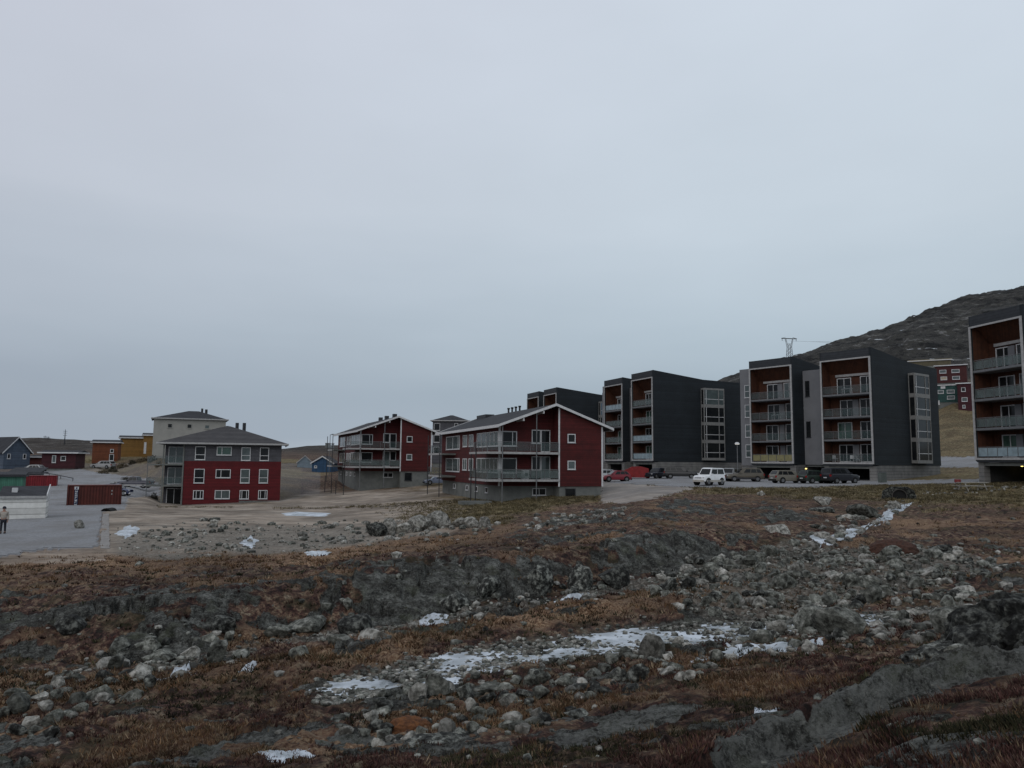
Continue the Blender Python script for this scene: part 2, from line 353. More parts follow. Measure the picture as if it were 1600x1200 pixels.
    field = inpoly(px+jf*14, py+jf*6, FIELD).astype(float)
    stream = sstep(2.95, 3.1, t+jn*.12)*(1-sstep(3.75, 4.0, t+jn*.12))*sstep(470, 540, px)
    up = sstep(5.1, 5.35, t+jn*.2)*(1-sstep(5.75, 6.0, t+jn*.2))*sstep(.0, .12, fbm(x*.25, y*.25, 2, 88)+.1)
    # displacement
    amp = np.clip((Y-1)/8, .25, 1)
    calm = 1-np.maximum.reduce([paved, dirt*.93, grass*.55*(t > 9), stream*.55])
    n1 = fbm(x*.55, y*.55, 5, 1, .52); n2 = fbm(x*2.3, y*2.3, 4, 2, .6)
    f1, f2, idv = voron(x*.55+n1*.9+n2*.12, y*.85+n1*.9-n2*.12, 4)
    g1, g2, idw = voron(x*1.9+n2*.5+n1, y*2.3+n2*.5-n1, 8)
    hum = .22*n1+.13*n2+.07*np.abs(fbm(x*6, y*6, 3, 6))
    blk = .42*(idv-.5)+.08*(idw-.5)-.16*(1-sstep(0, .10, f2-f1))-.03*(1-sstep(0, .12, g2-g1))+.22*n1+.08*n2
    nearz = np.clip(Y/14, .45, 1)
    slabd = .08*n1+.035*n2+.11*fbm(x*1.2+y*3.2, y*1.5-x*.6, 6, 37, .62)+.05*(np.round(3*fbm(x*.9+y*.5, y*2.6-x*.9, 3, 39))/3)+.05*fbm(x*7, y*7, 4, 43, .65)-.05*(1-sstep(0, .05, np.abs(fbm(x*.7+y*1.9, y*1.1-x*.5, 3, 44))))-.05*(1-sstep(0, .04, np.abs(fbm(x*1.3-y*.4, y*.9+x*.5, 3, 47))))
    d = hum*(1-rock)+np.where(slab > 0, slabd, blk)*rock
    d = d*calm*nearz*amp*np.clip(1-(Y-60)/60, 0, 1)
    bank = .42*np.exp(-((t-4.35)/.3)**2)*sstep(1400, 1250, px)*(.6+.8*fbm(x*.4, y*.4, 3, 91)) 
    d = d+bank
    d = d-(stream*.10+up*.05)
    d = d+dirt*.03*fbm(x*.7, y*.7, 4, 12)+rubble*.10*np.abs(n2)
    d = d+ridge_bump(x, y)
    # mountain and distant hills
    md = 4.2*fbm(x*.030, y*.045, 7, 14, .62)-2.6*np.abs(fbm(x*.07, y*.09, 5, 15, .6))
    d = d+md*sstep(190, 330, Y)*sstep(.16, .4, u)+sstep(200, 400, Y)*sstep(.2, .05, u)*1.1*fbm(x*.03, y*.03, 4, 19)
    z = z0+d
    if not want: return z
    return dict(z=z, z0=z0, t=t, px=px, py=py, rock=rock, dirt=dirt, grass=grass, orange=orange, field=field, stream=stream, up=up, yard=yard, park=park, emb=emb, rubble=rubble, jn=jn, jf=jf, cliff=cliff, slab=slab)
def zt(x, y): return float(terrain(np.array([float(x)]), np.array([float(y)]))[0])
def zbase(x, y): return float(base(np.array([x/float(y)]), np.array([float(y)]))[0][0])
_YS = 1/np.linspace(1/2.5, 1/300., 900)
def ground_px(px, py):
    """world ground point seen at a photograph pixel"""
    X = (px-800)/FPX; u = X*(1-.0)  # refined below
    for _ in range(3):
        z, t = base(np.full_like(_YS, u), _YS); a, b = project(u*_YS, _YS, z)
        i = int(np.argmax(b < py)); i = max(i, 1)
        f = (b[i-1]-py)/(b[i-1]-b[i]+1e-9); Y = _YS[i-1]+(_YS[i]-_YS[i-1])*min(max(f, 0), 1)
        xx, _, _ = unproject(px, py, Y); u = float(xx)/Y
    return u*Y, Y

ui = np.arange(-.79, .791, .00225)
uo = .79+np.cumsum(np.geomspace(.004, .25, 22))
us = np.concatenate([-uo[::-1], ui, uo])
Ys = np.concatenate([np.linspace(.3, 3.9, 24), 1/np.linspace(1/4., 1/60., 570), np.arange(61, 185, 1.0), np.geomspace(187, 1100, 100)])
UU, YY = np.meshgrid(us, Ys)
XX = UU*YY
T = terrain(XX.ravel(), YY.ravel(), True)
nx = len(us); ny = len(Ys)
def grid_mesh(name, mask_faces, zoff, mat, zsrc=None):
    z = (T['z'] if zsrc is None else zsrc)+zoff
    j, i = np.nonzero(mask_faces)
    q = np.stack([j*nx+i, j*nx+i+1, (j+1)*nx+i+1, (j+1)*nx+i], 1)
    used = np.unique(q); remap = np.full(nx*ny, -1); remap[used] = np.arange(len(used))
    q = remap[q]
    me = bpy.data.meshes.new(name)
    me.vertices.add(len(used)); me.vertices.foreach_set('co', np.stack([XX.ravel()[used], YY.ravel()[used], z[used]], 1).astype(np.float32).ravel())
    me.loops.add(len(q)*4); me.loops.foreach_set('vertex_index', q.astype(np.int32).ravel())
    me.polygons.add(len(q)); me.polygons.foreach_set('loop_start', np.arange(0, len(q)*4, 4, dtype=np.int32))
    me.polygons.foreach_set('use_smooth', np.ones(len(q), bool))
    me.update(calc_edges=True); me.materials.append(mat)
    o = bpy.data.objects.new(name, me); COL.objects.link(o)
    return o, used

def fmask(v): # vertex bool -> face bool (all corners)
    v = v.reshape(ny, nx); return v[:-1, :-1] & v[1:, :-1] & v[:-1, 1:] & v[1:, 1:]

# ------------------------------------------------------------------ ground material
def ground_material():
    m = bpy.data.materials.new('tundra ground'); m.use_nodes = True; t = m.node_tree; n = t.nodes; l = t.links
    p = n['Principled BSDF']; p.inputs['Roughness'].default_value = .95; p.inputs['Specular IOR Level'].default_value = .15
    co = n.new('ShaderNodeTexCoord')
    A = n.new('ShaderNodeAttribute'); A.attribute_name = 'zone_a'; B = n.new('ShaderNodeAttribute'); B.attribute_name = 'zone_b'
    sa = n.new('ShaderNodeSeparateColor'); sb = n.new('ShaderNodeSeparateColor'); l.new(A.outputs[0], sa.inputs[0]); l.new(B.outputs[0], sb.inputs[0])
    def noise(s, d=6, r=.6, vec=None, stretch=None):
        q = n.new('ShaderNodeTexNoise'); q.inputs['Scale'].default_value = s; q.inputs['Detail'].default_value = d; q.inputs['Roughness'].default_value = r
        if stretch:
            k = n.new('ShaderNodeMapping'); k.inputs['Scale'].default_value = stretch; l.new(co.outputs['Object'], k.inputs[0]); l.new(k.outputs[0], q.inputs['Vector'])
        else: l.new(co.outputs['Object'], q.inputs['Vector'])
        return q.outputs[0]
    def ramp(f, st):
        r = n.new('ShaderNodeValToRGB'); l.new(f, r.inputs[0])
        while len(r.color_ramp.elements) < len(st): r.color_ramp.elements.new(.5)
        for e, (a, c) in zip(r.color_ramp.elements, st): e.position = a; e.color = (*c, 1)
        return r.outputs[0]
    def mix(f, a, b, bt='MIX'):
        k = n.new('ShaderNodeMix'); k.data_type = 'RGBA'; k.blend_type = bt
        if isinstance(f, float): k.inputs[0].default_value = f
        else: l.new(f, k.inputs[0])
        for s, v in ((6, a), (7, b)):
            if isinstance(v, tuple): k.inputs[s].default_value = (*v, 1)
            else: l.new(v, k.inputs[s])
        return k.outputs[2]
    def math_(op, a, b):
        k = n.new('ShaderNodeMath'); k.operation = op
        for s, v in ((0, a), (1, b)):
            if isinstance(v, (int, float)): k.inputs[s].default_value = v
            else: l.new(v, k.inputs[s])
        k.use_clamp = op in ('MULTIPLY_ADD',); return k.outputs[0]
    def mrange(f, a, b, c, d):
        k = n.new('ShaderNodeMapRange'); l.new(f, k.inputs[0])
        for i, v in enumerate((a, b, c, d)): k.inputs[i+1].default_value = v
        return k.outputs[0]
    nA = noise(.7, 8, .65); nB = noise(3.2, 8, .7); nC = noise(14, 6, .7); nD = noise(.16, 5, .6)
    heath = ramp(nB, [(.38, (.014, .009, .008)), (.45, (.052, .026, .022)), (.51, (.110, .062, .045)), (.56, (.175, .118, .078)), (.63, (.24, .19, .135))])
    heath = mix(mrange(nC, .44, .56, 0, .6), heath, (.012, .009, .008))  # shade in the gaps between plants, put into the colour as near-black tones
    heath = mix(mrange(nA, .50, .62, 0, .5), heath, (.045, .045, .022))
    oran = ramp(nC, [(.40, (.055, .030, .019)), (.5, (.185, .108, .062)), (.60, (.31, .225, .145))])
    col = mix(math_('MULTIPLY', sb.outputs[0], mrange(nA, .35, .6, .35, 1)), heath, oran)
    grs = ramp(nB, [(.40, (.040, .034, .017)), (.5, (.125, .100, .048)), (.60, (.22, .19, .115))])
    grs = mix(mrange(nA, .45, .62, 0, .8), grs, (.12, .082, .045))
    gw = n.new('ShaderNodeAttribute'); gw.attribute_name = 'zone_c'; sc = n.new('ShaderNodeSeparateColor'); l.new(gw.outputs[0], sc.inputs[0])
    col = mix(sc.outputs[0], col, grs)
    dirt = ramp(noise(.5, 9, .7), [(.36, (.145, .118, .092)), (.5, (.225, .186, .148)), (.62, (.28, .242, .20))])
    dirt = mix(mrange(noise(.9, 5, .6, stretch=(.12, 1.2, 1)), .52, .6, 0, .6), dirt, (.105, .088, .072))
    dirt = mix(mrange(noise(9, 4, .7), .60, .70, 0, .5), dirt, (.34, .32, .30))
    col = mix(math_('MULTIPLY', sa.outputs[1], mrange(nB, .2, .45, .6, 1)), col, dirt)
    vor = n.new('ShaderNodeTexVoronoi'); vor.feature = 'DISTANCE_TO_EDGE'; vor.inputs['Scale'].default_value = 2.2; l.new(co.outputs['Object'], vor.inputs['Vector'])
    rockc = ramp(noise(2.1, 14, .80), [(.40, (.012, .012, .011)), (.46, (.050, .050, .045)), (.52, (.115, .118, .106)), (.60, (.24, .245, .225))])
    rockc = mix(mrange(noise(20, 6, .75), .535, .575, 0, .6), rockc, (.20, .205, .18))
    rockc = mix(mrange(noise(11, 6, .8, stretch=(1, 1.3, 1)), .53, .57, 0, .75), rockc, (.016, .015, .013))
    rockc = mix(mrange(noise(6, 8, .75), .52, .64, 0, .8), rockc, (.025, .025, .024))
    rockc = mix(mrange(noise(1.2, 6, .6), .55, .68, 0, .45), rockc, (.10, .11, .07))
    rockc = mix(mrange(noise(1.0, 9, .75, stretch=(.5, 2.2, 2.2)), .50, .60, 0, .6), rockc, (.030, .026, .022))
    rockc = mix(mrange(noise(3.0, 9, .8, stretch=(.6, 1.6, 3)), .60, .68, 0, .5), rockc, (.24, .245, .235))
    rw = mrange(math_('ADD', sa.outputs[0], math_('MULTIPLY', math_('SUBTRACT', noise(1.6, 9, .72), .5), 2.6)), .50, .66, 0, 1)
    rockc = mix(math_('MULTIPLY', sc.outputs[2], mrange(noise(5.0, 12, .82), .46, .54, 0, .6)), rockc, (.21, .215, .20))
    lowd = mrange(nD, .40, .58, .80, 1.42); cc = n.new('ShaderNodeCombineColor')
    for q_ in range(3): l.new(lowd, cc.inputs[q_])
    col = mix(.85, col, cc.outputs[0], 'MULTIPLY')
    col = mix(rw, col, rockc)
    gravel = ramp(noise(7, 9, .8), [(.4, (.19, .192, .196)), (.5, (.25, .255, .265)), (.6, (.32, .322, .325))])
    gravel = mix(mrange(noise(.22, 6, .65), .46, .58, 0, .5), gravel, (.18, .17, .16))
    col = mix(sa.outputs[2], col, gravel)
    # stony bed
    bed = ramp(noise(5, 9, .75), [(.33, (.035, .03, .025)), (.48, (.10, .09, .075)), (.6, (.24, .225, .195)), (.75, (.42, .41, .38))])
    col = mix(sb.outputs[1], col, bed)
    # mountain far: broad snow streaks and tan patches
    mt = ramp(noise(.11, 14, .80, stretch=(1, .8, 2.0)), [(.42, (.010, .011, .011)), (.47, (.030, .029, .027)), (.51, (.066, .065, .062)), (.55, (.042, .039, .030)), (.60, (.17, .168, .162))])
    mt = mix(mrange(noise(.012, 5, .6, stretch=(1, 1, 6)), .60, .66, 0, .4), mt, (.13, .13, .125))
    mt = mix(mrange(noise(.12, 8, .6, stretch=(1, .5, 4)), .672, .69, 0, 1), mt, (.60, .63, .66))
    col = mix(sb.outputs[2], col, mt)
    l.new(col, p.inputs['Base Color'])
    b = n.new('ShaderNodeBump'); b.inputs['Strength'].default_value = .9; b.inputs['Distance'].default_value = .10
    ab = math_('ABSOLUTE', math_('SUBTRACT', noise(3.4, 8, .7), .5), 0); ab2 = math_('ABSOLUTE', math_('SUBTRACT', noise(1.3, 8, .7, stretch=(1, 2.4, 1)), .5), 0)
    h = math_('ADD', noise(9, 8, .75), math_('MULTIPLY', nB, 1.4)); h = math_('ADD', h, math_('MULTIPLY', math_('MULTIPLY', math_('ADD', ab, ab2), rw), 4.0)); h = math_('MULTIPLY', h, mrange(sa.outputs[1], 0, 1, 1, .25))
    b2_ = n.new('ShaderNodeBump'); b2_.inputs['Strength'].default_value = 1; l.new(math_('MULTIPLY', sb.outputs[2], 3.0), b2_.inputs['Distance']); l.new(noise(.16, 10, .75), b2_.inputs['Height']); l.new(b2_.outputs[0], b.inputs['Normal'])
    l.new(h, b.inputs['Height']); l.new(b.outputs[0], p.inputs['Normal'])
    return m
gm = ground_material()
ground, used = grid_mesh('ground', np.ones((ny-1, nx-1), bool), 0, gm)
tag(ground, kind='structure')
def setcol(o, name, r, g, b, a=None):
    at = o.data.color_attributes.new(name, 'FLOAT_COLOR', 'POINT')
    at.data.foreach_set('color', np.stack([r, g, b, np.ones_like(r) if a is None else a], 1).astype(np.float32).ravel())
far_m = np.maximum(sstep(205, 262, YY.ravel())*sstep(.22, .3, UU.ravel()), .75*sstep(205, 320, YY.ravel())*sstep(.1, 0, UU.ravel()))
gravelz = np.maximum((T['yard'] | T['park']).astype(float), np.maximum(T['emb']*.4, (T['t'] > 11.8)*(T['px'] < 500)*(T['py'] > 724)*.25))
setcol(ground, 'zone_a', T['rock'], T['dirt'], gravelz)
setcol(ground, 'zone_b', T['orange'], np.clip(np.maximum.reduce([T['stream']*.95, T['up']*.9, T['field']*.75, T['rubble']*.7]), 0, 1), far_m)
setcol(ground, 'zone_c', T['grass'], T['field'], T['slab'])

# paved sheets: yard with its road, parking lot
def sheet_mat(nm, c, c2, sc, bump=.02):
    return M(nm, c, .9, scale=sc, c2=c2, bump=bump)
for nm, key in (('yard_road', 'yard'), ('parking_lot', 'park')):
    o, us_ = grid_mesh(nm, fmask(T[key]), .02, gm); tag(o, kind='structure'); z_ = np.zeros(len(us_))
    setcol(o, 'zone_a', z_, z_, z_+1); setcol(o, 'zone_b', z_, z_, z_); setcol(o, 'zone_c', z_, z_, z_)
# ice and snow
def ice_material():
    m = bpy.data.materials.new('stream ice and snow'); m.use_nodes = True; n = m.node_tree.nodes; l = m.node_tree.links; p = n['Principled BSDF']
    co = n.new('ShaderNodeTexCoord'); q = n.new('ShaderNodeTexNoise'); q.inputs['Scale'].default_value = 1.3; q.inputs['Detail'].default_value = 8; q.inputs['Roughness'].default_value = .62; l.new(co.outputs['Object'], q.inputs[0])
    r = n.new('ShaderNodeValToRGB'); l.new(q.outputs[0], r.inputs[0]); e = r.color_ramp.elements
    e[0].position = .38; e[0].color = (.20, .225, .24, 1); e[1].position = .60; e[1].color = (.52, .565, .61, 1); l.new(r.outputs[0], p.inputs['Base Color'])
    r2 = n.new('ShaderNodeMapRange'); l.new(q.outputs[0], r2.inputs[0]); r2.inputs[1].default_value = .36; r2.inputs[2].default_value = .5; r2.inputs[3].default_value = .18; r2.inputs[4].default_value = .8; l.new(r2.outputs[0], p.inputs['Roughness'])
    b = n.new('ShaderNodeBump'); b.inputs['Strength'].default_value = .4; b.inputs['Distance'].default_value = .04; l.new(q.outputs[0], b.inputs['Height']); l.new(b.outputs[0], p.inputs['Normal'])
    return m
icem = ice_material()
xr, yr = XX.ravel(), YY.ravel()
icew = (T['stream'] > .03) & (T['px'] > 480)
o, _ = grid_mesh('frozen_stream', fmask(icew), -.055, icem, zsrc=T['z0']+.05*fbm(xr*.5, yr*.8, 3, 103)); tag(o, kind='structure')
SNOW = [[(178,835),(196,822),(218,822),(214,836),(196,841)], [(376,848),(392,838),(404,843),(398,856),(380,858)],
 [(1078,1036),(1130,1022),(1200,1012),(1290,1003),(1300,1012),(1220,1026),(1130,1036)], [(258,1066),(275,1048),(300,1046),(312,1055),(290,1066),(240,1078),(205,1080)], [(640,985),(665,966),(705,966),(700,974),(665,980)], [(1262,838),(1310,835),(1308,852),(1270,856)],
 [(1355,826),(1372,808),(1390,797),(1412,783),(1424,788),(1404,804),(1376,822)], [(1300,838),(1330,826),(1356,820),(1350,832),(1310,846)], [(1165,1125),(1180,1108),(1222,1108),(1210,1124),(1180,1132)], [(860,940),(905,925),(925,930),(900,945)],
 [(470,865),(520,862),(500,870)], [(385,1190),(480,1168),(500,1175),(440,1195)], [(1290,905),(1320,900),(1310,912)], [(370,1060),(400,1053),(395,1062)], [(100,800),(1,1),(1,1)]]
def snow_sheet(poly, seed):
    pts = []; P_ = [Vector((*p, 0)) for p in poly]; n = 56
    per = [(P_[(i+1) % len(P_)]-P_[i]).length for i in range(len(P_))]; tot = sum(per)
    for k in range(n):
        d = tot*k/n; i = 0
        while d > per[i]: d -= per[i]; i += 1
        pts.append(P_[i].lerp(P_[(i+1) % len(P_)], d/per[i]))
    c = sum(pts, Vector())/n; r = random.Random(seed); V = []
    jit = [1+.12*math.sin(k*.45+seed)+.08*math.sin(k*1.1+seed*2)+r.uniform(-.05, .05) for k in range(n)]
    B_ = [ground_px(*(c+(p-c)*j)[:2]) for p, j in zip(pts, jit)]; cx, cy = ground_px(c.x, c.y)
    R_ = 7
    X = np.array([[cx+(b[0]-cx)*f/R_ for b in B_] for f in range(1, R_+1)]).ravel(); Yv = np.array([[cy+(b[1]-cy)*f/R_ for b in B_] for f in range(1, R_+1)]).ravel()
    F_ = np.repeat(np.arange(1, R_+1)/R_, n)
    Z = np.maximum(terrain(X, Yv), base(X/Yv, Yv)[0]-.02)+(.025+.05*np.clip(Yv/40, 0, 1))*(1-F_**3)-.012
    vs = [(cx, cy, zt(cx, cy)+.05)]+list(zip(X.tolist(), Yv.tolist(), Z.tolist())); fs = [(0, 1+k, 1+(k+1) % n) for k in range(n)]
    for q in range(R_-1):
        for k in range(n): a_ = 1+q*n; fs.append((a_+k, a_+n+k, a_+n+(k+1) % n, a_+(k+1) % n))
    return vs, fs
SV_, SF_ = [], []
for k, sp in enumerate(SNOW):
    if min(p[0] for p in sp) < 5: continue
    v_, f_ = snow_sheet(sp, k+1); off = len(SV_); SV_ += v_; SF_ += [tuple(off+i for i in f) for f in f_]
me = bpy.data.meshes.new('snow_patches'); me.from_pydata(SV_, [], SF_); me.materials.append(icem)
for q in me.polygons: q.use_smooth = True
o = bpy.data.objects.new('snow_patches', me); COL.objects.link(o)
tag(o, 'thin white snow and ice lying in hollows of the tundra slope', 'snow', None, 'stuff')

# ------------------------------------------------------------------ stones
def stone_mesh(seed, flat=1.0, blocky=.5):
    import bmesh
    r = random.Random(seed); b = bmesh.new(); bmesh.ops.create_icosphere(b, subdivisions=2, radius=1)
    for v in b.verts:
        d = v.co.normalized()
        v.co = d*(1+.10*r.uniform(-1, 1))
    for _ in range(10):      # planar cuts give broken facets
        nrm = Vector((r.gauss(0, 1), r.gauss(0, 1), r.gauss(0, .9))).normalized(); h = r.uniform(.42, .80)
        for v in b.verts:
            k = v.co.dot(nrm)
            if k > h: v.co -= nrm*(k-h)*.97
    for v in b.verts: v.co.z *= flat
    me = bpy.data.meshes.new('boulder'); b.to_mesh(me); b.free()
    for p in me.polygons: p.use_smooth = r.random() < .0
    return me
def stone_material(name, st, sc=2.5):
    m = bpy.data.materials.new(name); m.use_nodes = True; n = m.node_tree.nodes; l = m.node_tree.links; p = n['Principled BSDF']; p.inputs['Roughness'].default_value = .9; p.inputs['Specular IOR Level'].default_value = .2
    ge = n.new('ShaderNodeNewGeometry'); q = n.new('ShaderNodeTexNoise'); q.inputs['Scale'].default_value = sc; q.inputs['Detail'].default_value = 10; q.inputs['Roughness'].default_value = .72; l.new(ge.outputs['Position'], q.inputs[0])
    r = n.new('ShaderNodeValToRGB'); l.new(q.outputs[0], r.inputs[0])
    while len(r.color_ramp.elements) < len(st): r.color_ramp.elements.new(.5)
    for e, (a, c) in zip(r.color_ramp.elements, st): e.position = a; e.color = (*c, 1)
    oi = n.new('ShaderNodeObjectInfo'); isl = n.new('ShaderNodeNewGeometry')
    ad = n.new('ShaderNodeMath'); ad.operation = 'ADD'; l.new(oi.outputs['Random'], ad.inputs[0]); l.new(isl.outputs['Random Per Island'], ad.inputs[1])
    fr = n.new('ShaderNodeMath'); fr.operation = 'FRACT'; l.new(ad.outputs[0], fr.inputs[0])
    mr = n.new('ShaderNodeMapRange'); l.new(fr.outputs[0], mr.inputs[0]); mr.inputs[3].default_value = .5; mr.inputs[4].default_value = 1.35
    k = n.new('ShaderNodeMix'); k.data_type = 'RGBA'; k.blend_type = 'MULTIPLY'; k.inputs[0].default_value = 1; l.new(r.outputs[0], k.inputs[6]); l.new(mr.outputs[0], k.inputs[7])
    l.new(k.outputs[2], p.inputs['Base Color'])
    q2 = n.new('ShaderNodeTexNoise'); q2.inputs['Scale'].default_value = 12; q2.inputs['Detail'].default_value = 6; l.new(ge.outputs['Position'], q2.inputs[0])
    b = n.new('ShaderNodeBump'); b.inputs['Strength'].default_value = .7; b.inputs['Distance'].default_value = .04; l.new(q2.outputs[0], b.inputs['Height']); l.new(b.outputs[0], p.inputs['Normal'])
    return m
st_grey = stone_material('lichen grey stone', [(.40, (.022, .021, .018)), (.46, (.068, .070, .060)), (.53, (.115, .118, .102)), (.61, (.23, .23, .205))], 5)
st_pale = stone_material('pale stream stone', [(.40, (.055, .052, .045)), (.47, (.14, .136, .12)), (.54, (.23, .223, .20)), (.62, (.36, .35, .32))], 5)
st_dark = stone_material('dark outcrop stone', [(.42, (.009, .009, .008)), (.48, (.030, .031, .028)), (.53, (.065, .067, .060)), (.59, (.17, .175, .155))], 6)
MV = {}
for nm, mt in (('g', st_grey), ('p', st_pale), ('d', st_dark)):
    MV[nm] = []
    for k in range(14):
        me = stone_mesh(k*7+3); me.materials.append(mt); MV[nm].append(me)
NOL = [0]
def stone(px, py, wpx, hpx, kind='g', label=None, group=None, name='boulder', sink=.25, depth=None, rz=None, seed=None):
    x, y = ground_px(px, py); w = wpx*y/FPX/2; h = hpx*y/FPX/2; dd = (depth or 1)*w
    r = random.Random(seed if seed is not None else int(px*31+py*7))
    o = bpy.data.objects.new(name, MV[kind][r.randrange(14)]); COL.objects.link(o)
    big_ = 1.45 if group == 'row of boulders between the dirt field and heath' else 1.06
    o.scale = (w*1.05*big_, dd*.85*big_, h*1.25*big_); o.location = (x, y+dd*.3, zt(x, y)+h*(1-2*sink)); o.rotation_euler = (r.uniform(-.2, .2), r.uniform(-.2, .2), rz if rz is not None else r.uniform(-.4, .4))
    return tag(o, label, 'boulder' if name == 'boulder' else 'rock', group)
BIG = [ # px, py(bottom), w, h, kind, label
 (335,1045,46,34,'g','large grey squared boulder standing on brown heath left of the middle foreground'),
 (376,1030,28,22,'g','small grey boulder just right of the squared boulder on the left heath'),
 (366,1047,34,10,'p','flat pale slab lying at the foot of the squared grey boulder'),
 (460,1040,44,24,'g','oblong grey slab boulder with flat top between heath tussocks'),
 (590,1012,66,26,'p','wide pale grey flat-topped boulder on brown heath in the middle'),
 (530,1020,40,22,'g','rounded grey boulder left of the wide pale flat-topped boulder'),
 (1018,1035,50,42,'p','tall pale pyramid-shaped boulder at the upper edge of the frozen stream'),
 (962,1056,34,38,'d','dark rounded boulder standing in the frozen stream snow'),
 (1000,1056,40,28,'d','dark angular boulder beside the pale pyramid boulder in the stream'),
 (1220,996,38,28,'p','round pale boulder beside the big grey boulders above the stream'),
 (1196,1004,42,30,'g','grey sloping boulder touching the round pale boulder above the stream'),
 (1318,998,80,48,'g','largest grey boulder of the right boulder field, behind the stream'),
 (1262,990,64,46,'g','big grey wedge boulder left of the largest boulder in the field'),
 (1326,998,30,14,'p','small tan stone at the foot of the largest grey boulder'),
 (150,1100,40,34,'g','tilted grey boulder on the left edge heath beside the scree'),
 (20,1125,40,30,'g','grey boulder at the far left bottom corner, behind a smaller pale one'),
 (45,1140,38,26,'p','pale boulder among the stones at the far left bottom corner'),
 (78,1143,34,24,'g','upright grey stone right of the pale corner boulder'),
 (232,1087,26,22,'d','dark small boulder in the left scree below the cliff'),
 (200,1062,46,16,'d','dark flat boulder on red heath at left'),
 (248,1020,56,22,'g','long pale-topped rock ledge at the left cliff foot'),
 (655,1105,40,30,'p','pale grey blocky stone at the left head of the stony stream'),
 (685,1098,46,34,'g','broad grey stone second from the left along the stream edge'),
 (725,1092,34,32,'d','dark grey stone in the middle of the stream edge row'),
 (640,1085,26,22,'g','small grey stone above the blocky stone on the stream edge'),
 (760,1074,56,18,'g','long flat grey stone at the upper stream edge'),
 (735,1112,22,22,'p','round pale stone in the snow of the stream'),
 (790,1098,30,24,'p','tan stone half buried among the stream pebbles'),
 (845,1090,34,20,'g','grey stone at the centre of the snow channel'),
 (838,1124,28,26,'p','rounded tan stone right of centre in the frozen stream'),
 (900,1122,46,12,'d','flat dark stone at the lower edge of the snow channel'),
 (696,1150,34,30,'p','pale stone at the lower edge of the stream beside the brown mound'),
 (1215,835,50,20,'p','pale flat boulder near the top of the dark outcrop'),
 (1290,790,36,20,'p','pale round-topped boulder in the grass below the parked cars'),
 (1290,800,44,14,'d','dark ledge under the pale round-topped boulder near the cars'),
 (1190,776,14,9,'p','small white stone in the grass below the beige pickup'),
 (1350,808,44,24,'g','tan mound-like boulder beside the upper stream'),
 (1485,994,60,46,'g','large grey boulder among pale stones left of the dark outcrop'),
 (1508,930,34,18,'p','pale stone on the heath above the right stream bend'),
 (1505,1040,46,26,'g','low lichen boulder left of the dark foreground outcrop'),
 (1440,1005,30,16,'p','pale slab stone beside the right bend of the stream'),
 (710,948,50,32,'d','round dark grey boulder at the foot of the middle cliff'),
 (760,938,56,38,'d','tall dark boulder against the middle cliff face'),
 (848,925,60,46,'d','broad grey cliff block in the middle of the rock face'),
 (905,922,46,44,'d','upright grey cliff block right of the broad block'),
 (960,915,50,42,'d','square grey cliff block near the tan path'),
 (1340,925,36,14,'g','low rounded boulder on the heath right of the field'),
 (1505,915,34,12,'g','low grey boulder on heath at the right'),
 (345,990,52,34,'d','dark grey bulging rock at the left cliff foot'),
 (430,1000,60,22,'g','smooth grey rock ledge below the left cliff'),
 (480,990,66,26,'g','smooth sloping grey ledge in the left of the cliff'),
 (100,985,60,30,'d','dark rock block high on the left slope'),
 (560,990,60,40,'d','dark cliff block left of the small snow patch'),
 (120,826,20,15,'p','tan round boulder standing alone on the grey yard'),
]
for px, py, w, h, k, lab in BIG: stone(px, py, w, h, k, lab, None, sink=.22)
ROWB = [(588,838,30,18,'d','darkest boulder at the left end of the boulder row by the dirt field'),(606,836,22,22,'p','upright boulder second from the left in the row by the dirt field'),(628,834,22,14,'p','small boulder third from the left in the row by the dirt field'),
 (655,830,34,20,'p','long grey boulder left of the biggest in the row by the dirt field'),(684,825,34,22,'p','biggest pale rounded boulder of the row below the red house'),(714,823,20,12,'p','small pale boulder right of the biggest in the row'),(735,824,26,14,'p','smooth pale boulder near the right end of the row'),(756,824,18,16,'p','last boulder at the right end of the row below the red house')]
for px, py, w, h, k, lab in ROWB: stone(px, py, w, h, k, lab, 'row of boulders between the dirt field and heath', sink=.12)
# scattered stones: the largest become single things, the rest one mass each
cand = []
def scatter(n, poly, smin, smax, kinds, key, power=2.2, bias=None):
    xs = [p[0] for p in poly]; ys = [p[1] for p in poly]
    X = rng.uniform(min(xs), max(xs), n*6); Yp = rng.uniform(min(ys), max(ys), n*6); ok = inpoly(X, Yp, poly)
    X = X[ok][:n]; Yp = Yp[ok][:n]
    for a, b in zip(X, Yp): cand.append((float(a), float(b), smin+(smax-smin)*rng.random()**power, random.choice(kinds), key))
LOWER = [(500,1145),(560,1110),(640,1080),(720,1060),(800,1050),(900,1030),(1000,1010),(1060,1005),(1110,1020),(1040,1050),(960,1085),(900,1120),(800,1150),(700,1150),(600,1160)]
RSTR = [(1040,1030),(1130,1000),(1250,990),(1330,990),(1400,960),(1480,930),(1520,930),(1500,985),(1450,1010),(1380,1010),(1280,1018),(1160,1040),(1080,1065),(1030,1050)]
PALE = [(1350,975),(1410,945),(1500,925),(1520,950),(1490,985),(1440,1005),(1360,1000)]
UPPER = [(1215,860),(1260,830),(1300,812),(1360,800),(1400,770),(1425,775),(1410,800),(1350,830),(1300,865),(1240,872)]
MID = [(600,985),(700,955),(820,925),(900,905),(1000,895),(1100,870),(1180,865),(1120,900),(1000,925),(900,955),(800,975),(700,985)]
LEFTS = [(0,1170),(0,1090),(80,1060),(180,1010),(300,985),(380,990),(330,1040),(260,1060),(160,1110),(110,1160)]
